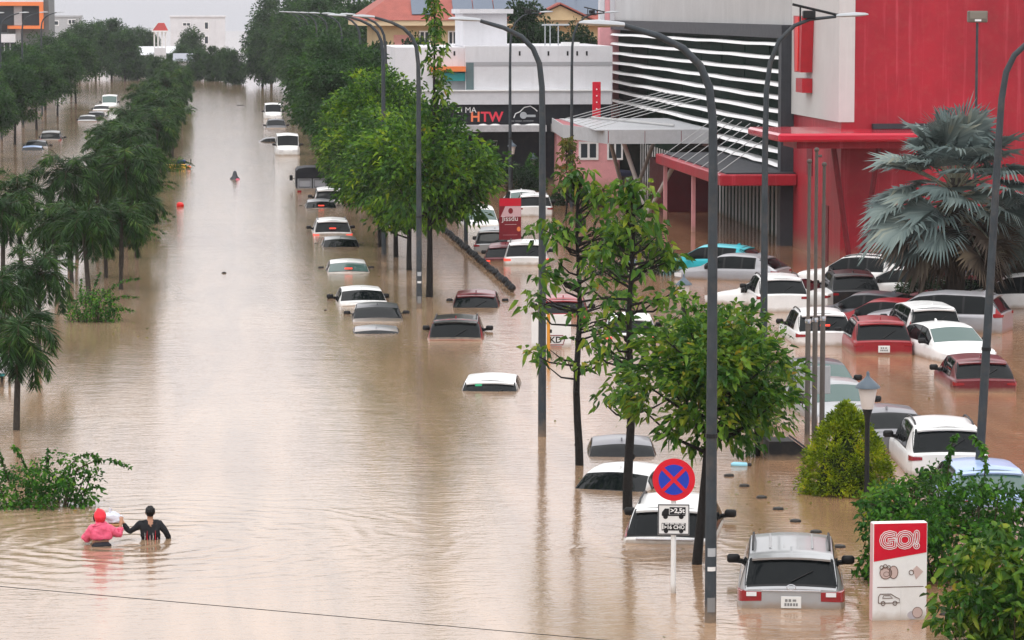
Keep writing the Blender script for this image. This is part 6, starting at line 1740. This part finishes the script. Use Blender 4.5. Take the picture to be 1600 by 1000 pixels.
# wader in black
p = P(235, 842)
w1 = empty('person', (p.x, p.y, -1.08), R(0)); tag(w1, 'person in black long sleeved shirt wading away, left arm stretched out', 'person', 'two people wading')
arms = {'l': ((-.185, 0, 1.37), (-.40, -.01, 1.21), (-.52, .05, 1.41)), 'r': ((.185, 0, 1.37), (.30, -.02, 1.20), (.36, .05, 1.02))}
J, E = body_joints(arms)
skin('body', J, E, M['skin'], w1)
Js = {'waist': ((0, 0, 1.02), (.185, .135)), 'belly': ((0, 0, 1.15), (.185, .13)), 'chest': ((0, .005, 1.30), (.185, .13)), 'neckb': ((0, 0, 1.40), (.10, .09)), 'hem': ((0, 0, .85), (.18, .135))}
Es = [('waist', 'belly'), ('belly', 'chest'), ('chest', 'neckb'), ('waist', 'hem')]
for s_ in 'lr':
    sh, e_, wr = arms[s_]
    Js['sh' + s_] = (sh, .082); Js['el' + s_] = (e_, .060); Js['wr' + s_] = (tuple(Vector(e_) + (Vector(wr) - Vector(e_)) * .9), .042)
    Es += [('chest', 'sh' + s_), ('sh' + s_, 'el' + s_), ('el' + s_, 'wr' + s_)]
skin('shirt', Js, Es, M['blackshirt'], w1, sub=3, crease=.014)
hb = MB(); hb.ball((0, -.012, 1.612), (.092, .104, .108), 20, 14)
for i in range(len(hb.v)):
    x, y, z = hb.v[i]; k = 1 + .16 * _nz.fractal(Vector((x * 30, y * 30, z * 22)), .6, 2.0, 4)
    hb.v[i] = (x * k, -.012 + (y + .012) * k, 1.612 + (z - 1.612) * k)
hb.build('hair', M['hair'], w1, 80)
for sg in (-1, 1): MB().ball((sg * .083, .02, 1.575), (.012, .022, .032), 8, 6).build('ear', M['skin'], w1, 80)
bp_ = MB()
for i in range(7):
    a = R(-90) + R(-50 + 16.5 * i); x = .18 * math.cos(a) * 1.02; y = .13 * math.sin(a) * 1.06
    MB().tube([(x, y - .012, 1.085), (x * 1.02 + .008 * math.sin(i * 2), y - .016, 1.14), (x, y - .010, 1.18 + .04 * (i % 3))], [.008, .007, .002], 5).build('print_streak', (M['banner_pink'], M['sign_white'], M['sign_bright_red'])[i % 3], w1)
# wader in pink raincoat
p = P(157, 851)
w2 = empty('person', (p.x, p.y, -1.06), R(14)); tag(w2, 'person in pink raincoat and red hood wading, black pack at the waist', 'person', 'two people wading')
arms = {'l': ((-.18, 0, 1.36), (-.28, .10, 1.17), (-.14, .28, 1.14)), 'r': ((.18, 0, 1.36), (.36, .0, 1.22), (.40, .05, 1.40))}
J, E = body_joints(arms)
skin('body', J, E, M['skin'], w2)
Js = {'waist': ((0, 0, 1.14), (.24, .18)), 'belly': ((0, 0, 1.22), (.235, .17)), 'chest': ((0, .005, 1.32), (.20, .15)), 'neckb': ((0, 0, 1.42), (.12, .11)), 'hood': ((0, 0, 1.50), (.10, .10))}
Es = [('waist', 'belly'), ('belly', 'chest'), ('chest', 'neckb'), ('neckb', 'hood')]
for s_ in 'lr':
    sh, e_, wr = arms[s_]
    Js['sh' + s_] = (sh, .105); Js['el' + s_] = (e_, .088); Js['wr' + s_] = (tuple(Vector(e_) + (Vector(wr) - Vector(e_)) * .88), .060)
    Es += [('chest', 'sh' + s_), ('sh' + s_, 'el' + s_), ('el' + s_, 'wr' + s_)]
skin('raincoat', Js, Es, M['pinkcoat'], w2, sub=3, crease=.024)
hb = MB(); hb.ball((0, -.005, 1.60), (.112, .128, .135), 20, 14)
for i in range(len(hb.v)):
    x, y, z = hb.v[i]; k = 1 + .14 * _nz.fractal(Vector((x * 12, y * 12, z * 9 + 5)), .6, 2.0, 4)
    hb.v[i] = (x * k, y * k + (.02 if z > 1.6 else 0), 1.60 + (z - 1.60) * k)
hb.build('hood', M['redhood'], w2, 80)
MB().tube([(-.10, .06, 1.64), (-.115, .05, 1.57), (-.09, .05, 1.49)], .014, 6).build('hood_strap', M['ink'], w2)
MB().bbox(-.2, .17, -.24, -.08, .98, 1.13, b=.05).build('waist_pack', M['canvas'], w2, 50)
# bag carried between them
q = P(178, 846)
bg_ = MB(); bg_.ball((0, 0, 0), (.165, .12, .125), 22, 16)
from mathutils import noise as _nz
for i in range(len(bg_.v)):
    x, y, z = bg_.v[i]; k = 1 + .38 * _nz.fractal(Vector((x * 9, y * 9, z * 9 + 2)), .7, 2.0, 4)
    z2 = z * (1.0 if z > 0 else .7)
    bg_.v[i] = (x * k - .25 * z2, y * k, z2 * k)
bg_.tube([(-.05, 0, .09), (-.07, .0, .15), (-.05, .01, .19)], [.035, .02, .04], 8)
tag(bg_.build('plastic_bag', M['bag'], None, 60, loc=(q.x - .01, q.y + .25, .40)), 'crumpled white plastic bag carried on the shoulder between the two wading people', 'bag')
tray = MB(); tray.bbox(-.13, .13, -.1, .1, 0, .05, b=.012)
tag(tray.build('cardboard_tray', mat('brown_cardboard', (.42, .22, .10), rough=.8), None, None, loc=(q.x + .02, q.y + .2, .26)), 'brown tray under the white plastic bag', 'tray')
# far wader
p = P(367, 280)
w3 = empty('person', (p.x, p.y, -1.25)); tag(w3, 'person in dark hooded poncho, shoulder deep in the middle of the road', 'person')
arms = {'l': ((-.185, 0, 1.37), (-.30, .05, 1.15), (-.25, .25, 1.05)), 'r': ((.185, 0, 1.37), (.30, .05, 1.15), (.25, .25, 1.05))}
J, E = body_joints(arms); skin('body', J, E, M['skin'], w3, sub=1)
MB().lathe([(.34, 1.12), (.30, 1.28), (.17, 1.44), (.13, 1.56), (.10, 1.70), (.02, 1.76)], 12).build('poncho', mat('dark_poncho', (.06, .065, .075), rough=.4, bump=.3, bscale=9), w3, 60)
MB().bbox(.05, .3, -.36, -.2, 1.16, 1.3, b=.04).build('pouch', M['pinkcoat'], w3, 50)

# ================================================================== FLOATING THINGS
p = P(281, 323)
rb = MB(); rb.lathe([(.14, -.1), (.19, .02), (.2, .12), (.15, .2), (.03, .23)], 9); tag(rb.build('red_bucket', M['redplastic'], None, 40, loc=(p.x, p.y, 0), rot=(R(20), R(14), 0)), 'red plastic bucket floating near the median', 'bucket')
def lump(px, py, r, label, name='debris', m_=None):
    p = P(px, py); mb = MB(); mb.ball((0, 0, 0), r, 8, 6)
    for i in range(len(mb.v)):
        x, y, z = mb.v[i]; k = 1 + .25 * math.sin(17 * x + 3) * math.cos(13 * y + px); mb.v[i] = (x * k, y * k, z * k)
    tag(mb.build(name, m_ or M['debris'], None, 50, loc=(p.x, p.y, 0)), label, 'debris', 'floating debris')
lump(349, 427, (.1, .08, .06), 'small dark lump floating alone in the middle of the road')
lump(509, 485, (.05, .05, .04), 'tiny dark scrap floating left of the white sedan')
lump(1474, 961, (.09, .07, .05), 'dark scrap floating right of the pylon sign')
lump(375, 165, (.5, .3, .08), 'flat dark debris far up the road')
p = P(1155, 728)
bt = empty('floating_bottle', (p.x, p.y, .02), R(80)); tag(bt, 'pale blue plastic bottle with dark cap floating right of the street tree', 'bottle')
MB().tube([(0, -.18, 0), (0, -.16, 0), (0, .12, .01), (0, .18, .012)], [.04, .06, .06, .03], 10).build('bottle_body', M['bluebottle'], bt, 50)
MB().tube([(0, -.19, 0), (0, -.27, 0)], .045, 8).build('bottle_cap', M['ink'], bt, 50)
# leaf litter drifting on the surface
g = np.random.default_rng(9)
cs = []
for (px, py, sx_, sy_, n) in ((1230, 780, 80, 30, 24), (1200, 900, 110, 40, 10), (930, 650, 60, 50, 10), (1450, 590, 120, 40, 26), (190, 510, 30, 10, 26), (110, 800, 50, 10, 24), (620, 430, 40, 30, 16), (1480, 960, 60, 20, 16)):
    for k in range(n):
        q = P(px + g.normal() * sx_, min(1050, max(160, py + g.normal() * sy_))); cs.append((q.x, q.y, .006))
cs = np.array(cs); dd = g.normal(size=cs.shape); dd[:, 2] = .03
v, f = leaf_arrays(cs, dd, .09, .05, g, fold=.02, droop=0.0, hex_=True); v[:, 2] = np.maximum(v[:, 2], .004)
tag(put('leaf_litter', quads_mesh('leaf_litter', v, f), L_BROWN), 'small leaves and scraps drifting on the flood water', 'leaf litter', kind='stuff')

# ================================================================== RAINY AIR
hz = MB(); hz.box(-420, 420, -40, 900, -2.3, 24.0)
hm_ = bpy.data.materials.new('rain_haze'); hm_.use_nodes = True
hn = hm_.node_tree
for n_ in list(hn.nodes): hn.nodes.remove(n_)
ho = hn.nodes.new('ShaderNodeOutputMaterial'); pv = hn.nodes.new('ShaderNodeVolumePrincipled')
pv.inputs['Color'].default_value = (0.93, 0.94, 0.97, 1); pv.inputs['Density'].default_value = 0.00015; pv.inputs['Anisotropy'].default_value = 0.2
hn.links.new(pv.outputs['Volume'], ho.inputs['Volume'])
tag(hz.build('haze', hm_), 'thin grey rain haze filling the street', 'haze', kind='stuff')
